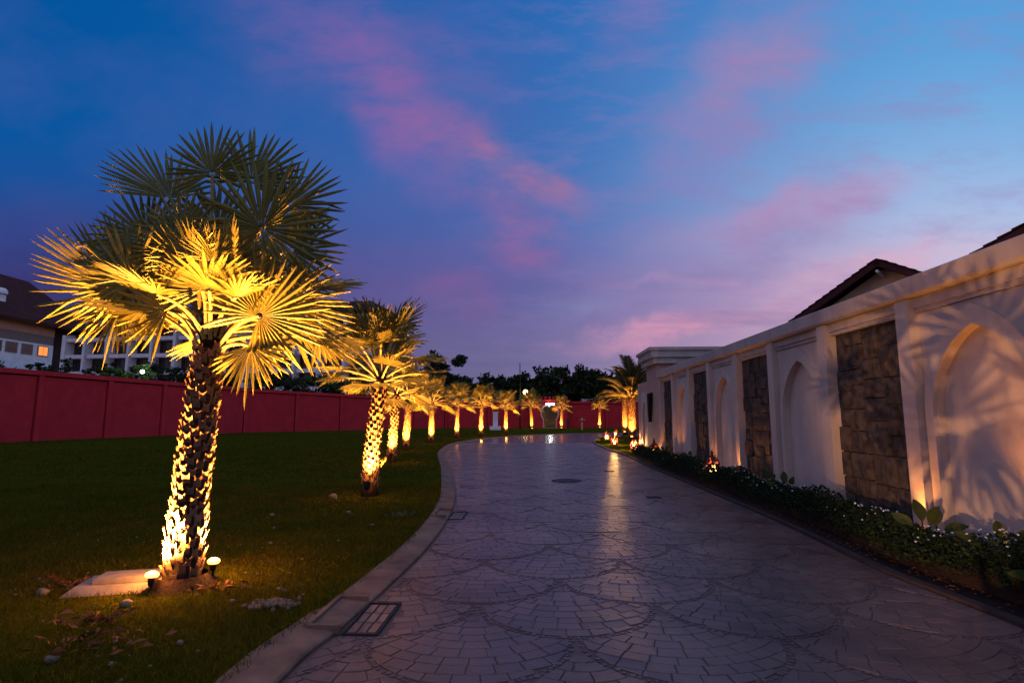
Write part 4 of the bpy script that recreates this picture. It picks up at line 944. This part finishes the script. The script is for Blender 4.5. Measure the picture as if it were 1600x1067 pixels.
# ------------------------------------------------------------------ trees and bushes behind the red wall
def crown_cloud(n, c, rad, clumps, size, seed, m, name, parent):
    rg = random.Random(seed); cs = []
    for k in range(clumps):
        while True:
            p = Vector((rg.uniform(-1, 1), rg.uniform(-1, 1), rg.uniform(-.9, 1)))
            if .25 < p.length < 1: break
        cs.append((Vector((c[0]+p.x*rad[0], c[1]+p.y*rad[1], c[2]+p.z*rad[2])), rg.uniform(.16, .36)*min(rad)))
    def smp():
        q, r = cs[rg.randrange(clumps)]; v = Vector((rg.gauss(0, 1), rg.gauss(0, 1), rg.gauss(0, .8))); v = v.normalized()*r*rg.random()**.4
        return (q.x+v.x, q.y+v.y, q.z+v.z)
    return leaf_cloud(n, smp, size, m, name, parent, .7)
def tree(x, y, h, rad, seed, label, n=1500, size=.42, clumps=26, m='tree', group='dark trees beyond the wall'):
    rg = random.Random(seed); t = tag(empty('tree', (x, y, 0)), label, 'tree', group); cz = h - rad*.85
    tr = MB(); tr.tube([(0, 0, 0), (.1, 0, cz*.5), (.15, .1, cz)], [.22, .17, .10], 8)
    for k in range(6):
        a = rg.random()*6.28; tr.tube([(.1, .05, cz*(.55 + .07*k)), (math.cos(a)*rad*.4, math.sin(a)*rad*.4, cz + rad*.1), (math.cos(a)*rad*.75, math.sin(a)*rad*.75, cz + rad*rg.uniform(0, .6))], [.08, .05, .02], 5)
    tr.build('trunk', 'bark', t); crown_cloud(n, (0, 0, cz), (rad*1.15, rad*1.15, rad*.85), clumps, size, seed, m, 'crown', t)
trng = random.Random(41)
for k, (x, h, rd_) in enumerate([(-15, 7.4, 2.6), (-11, 8.1, 2.7), (-7.4, 7.2, 2.4), (-3.6, 7.5, 2.5), (-.6, 6.9, 2.2), (2.6, 7.8, 2.7), (5.8, 8.4, 2.8), (8.4, 8.6, 2.9), (11.6, 8.2, 2.8), (14.6, 7.6, 2.7), (18, 8.0, 3.0), (22, 7.5, 3.0), (-13, 5.9, 2.4), (-9.2, 6.1, 2.4), (-5.4, 5.8, 2.3), (-2, 6.0, 2.3), (1.1, 5.9, 2.3), (4.3, 6.2, 2.4), (7.2, 6.0, 2.4), (10, 6.3, 2.4), (13, 6.1, 2.4), (16.2, 6.2, 2.5)]):
    tree(x, 80 + trng.uniform(-4, 5), h, rd_*1.12, 60+k, 'dark leafy tree in the line of trees beyond the far red wall', 2300, .5, 34)
tree(-8.6, 58.0 + 12, 9.2, 3.0, 90, 'taller dark tree rising behind the second palm', 2000, .45, 22)
for k, (x, y, h, rd_) in enumerate([(-27.5, 53, 6.0, 2.0), (-24.5, 56, 6.2, 2.2), (-21.0, 60, 6.4, 2.4), (-17.5, 64, 6.8, 2.5), (-31, 51, 5.8, 1.9)]):
    tree(x, y, h, rd_, 110+k, 'low dark tree directly behind the crimson wall', 1300, .34, 22, group='low trees behind the crimson wall')
for k, (x, y, h, rd_) in enumerate([(-31.5, 35.0, 4.9, 1.0), (-30.5, 36.6, 4.7, .9), (-31.8, 33.2, 4.6, .9)]):
    tree(x, y, h, rd_, 130+k, 'sparse shrub with thin twigs sticking up before the pale building', 420, .2, 12, group='sparse shrubs behind the crimson wall')
def bush(x, y, z, r, seed, label, m='bush', n=900):
    t = tag(empty('bush', (x, y, 0)), label, 'bush', 'bushes behind the crimson wall'); st = MB()
    for k in range(5): st.tube([(0, 0, 0), (math.cos(k*1.3)*r*.3, math.sin(k*1.3)*r*.3, z)], [.04, .02], 5)
    st.build('stem', 'bark', t); crown_cloud(n, (0, 0, z), (r*1.4, r, r*.7), 14, .2, seed, m, 'crown', t)
bush(-27.2, 40.6, 4.45, .95, 140, 'bright green bush lit by the white lamp over the wall')
bush(-28.6, 40.2, 4.4, .8, 141, 'green bush beside the lit bush over the wall')
bush(-17.0, 60.0, 4.7, 1.3, 142, 'bright green bush showing beside the second palm')
bush(-20.0, 57.6, 4.6, 1.3, 143, 'green bush below the largest palm fronds')
for k in range(8): bush(-33.5 + k*1.5 + (.6 if k > 5 else 0), 41.5 + k*1.7, 4.75, 1.45, 150+k, 'dark bush in the hedge line behind the crimson wall', 'tree', 700)
wl = tag(empty('yard_lamp', (-25.9, 39.4, 0)), 'white yard lamp on a pole just over the crimson wall', 'lamp')
MB().tube([(0, 0, 0), (0, 0, 4.35)], .04, 6).build('pole', 'black', wl); MB().lathe([(.001, -.14), (.10, -.10), (.14, 0), (.10, .10), (.001, .14)], 12, (0, 0, 4.48)).build('globe', 'lensw', wl, True)
add_light('POINT', wl, (-.1, .35, 4.6), 45, (.85, 1, .75), radius=.1)
wl2 = tag(empty('yard_lamp', (-16.6, 61.4, 0)), 'yard lamp hidden in the green bush by the second palm', 'lamp')
MB().tube([(0, 0, 0), (0, 0, 3.4)], .04, 6).build('pole', 'black', wl2); MB().lathe([(.001, -.12), (.09, -.08), (.12, 0), (.09, .08), (.001, .12)], 12, (0, 0, 3.5)).build('globe', 'lensw', wl2, True)
add_light('POINT', wl2, (-.2, -.6, 4.4), 90, (.85, 1, .75), radius=.1)

# ------------------------------------------------------------------ things lying on the lawn
ic = tag(empty('inspection_cover', (-3.10, 4.78, .03), R_(14)), 'pale concrete inspection cover with a raised lid beside the largest palm', 'cover')
MB().add([(-.42, -.24, -.02), (.34, -.24, -.02), (.34, .26, -.02), (-.42, .26, -.02), (-.33, -.18, .06), (.28, -.18, .06), (.28, .2, .06), (-.33, .2, .06)], [(4, 5, 6, 7), (0, 1, 5, 4), (1, 2, 6, 5), (2, 3, 7, 6), (3, 0, 4, 7)]).build('plinth', 'cover', ic)
MB().box(-.22, .22, -.11, .14, .063, .10).build('lid', 'cover', ic)
def rock_geo(mb, c, r, rg):
    vs = []; ph = rg.random()*6; st = [(0, -.4, .8), (1, .25, .95), (2, .7, .5)]
    for k, z, w in st:
        for i in range(6):
            a = ph + i*math.pi/3 + .4*k; q = r*w*rg.uniform(.75, 1.2); vs.append((c[0]+q*math.cos(a)*1.2, c[1]+q*math.sin(a), c[2]+r*z*rg.uniform(.8, 1.1)))
    fs = [(k*6+i, k*6+(i+1) % 6, (k+1)*6+(i+1) % 6, (k+1)*6+i) for k in (0, 1) for i in range(6)] + [(12, 13, 14, 15, 16, 17)]
    mb.add(vs, fs)
lr = random.Random(77)
spots = [(-3.62, 4.56, .055), (-2.58, 3.36, .045), (-2.0, 3.60, .028), (-1.83, 4.66, .03), (-1.78, 4.62, .025), (-2.06, 4.36, .03), (-2.80, 4.30, .05), (-1.75, 7.3, .035), (-2.3, 8.2, .05), (-2.4, 3.62, .02), (-2.2, 3.30, .028), (-3.3, 6.0, .03), (-2.0, 5.6, .02), (-2.6, 6.3, .025), (-2.2, 5.1, .018), (-1.9, 6.4, .022), (-3.3, 8.0, .05), (-2.9, 7.1, .03), (-3.0, 9.7, .10)]
for (x, y, r) in spots:
    mb = MB(); r *= .75; rock_geo(mb, (0, 0, 0), r, lr); big = r > .06
    o = mb.build('lawn_stone', 'rock', None, True, (x, y, .045 + r*.2)); tag(o, 'large flat pale stone beside the second palm' if big else 'small pale stone lying on the grass', 'stone', 'loose stones on the lawn')
mb = MB()
for k in range(150):
    x = -1.72 + lr.gauss(0, .085) ; y = 4.30 + lr.gauss(0, .05); rock_geo(mb, (x, y, .05 + max(0, .02 - .15*math.hypot(x+1.72, y-4.3))), lr.uniform(.008, .022), lr)
tag(mb.build('rubble', 'rockj'), 'small heap of pale stone chips on the grass near the kerb inlet', 'rubble', kind='stuff')
mb = MB()
for k in range(60):
    rock_geo(mb, (-1.55 + lr.gauss(0, .09), 8.1 + lr.gauss(0, .12), .045), lr.uniform(.008, .02), lr)
tag(mb.build('rubble', 'rockj'), 'thin scatter of pale gravel at the lawn edge by the second inlet', 'rubble', kind='stuff')
mb = MB()
for k in range(110):
    y = 3.0 + 9*lr.random()**1.4; x = -1.45 - (y*.62)*lr.random(); rock_geo(mb, (x, y, .055), lr.uniform(.004, .011), lr)
tag(mb.build('lawn_chips', 'rock'), 'tiny pale chips and litter scattered over the grass', 'chips', kind='stuff')
for (cx, cy, n, sx, lb) in [(-3.45, 4.75, 70, .16, 'tangle of reddish dry stems beside a pale stone'), (-2.80, 3.92, 60, .13, 'curled brown dry fronds lying on the grass'), (-2.50, 3.58, 60, .16, 'low heap of dark red dry leaves at the front of the lawn'), (-2.30, 4.62, 50, .14, 'dry leaf litter around the foot of the largest palm')]:
    mb = MB()
    for k in range(n):
        x, y = cx + lr.gauss(0, sx), cy + lr.gauss(0, sx*.5); a = lr.random()*6.28; l = lr.uniform(.03, .11); w = lr.uniform(.004, .012); z = .05 + lr.random()*.03
        dx, dy = math.cos(a), math.sin(a)
        mb.add([(x, y, z), (x+dx*l*.5-dy*w, y+dy*l*.5+dx*w, z+lr.uniform(.0, .04)), (x+dx*l, y+dy*l, z+lr.uniform(-.01, .03)), (x+dx*l*.5+dy*w, y+dy*l*.5-dx*w, z+lr.uniform(0, .03))], [(0, 1, 2, 3)])
    tag(mb.build('leaf_litter', 'dry'), lb, 'leaf litter', kind='stuff')
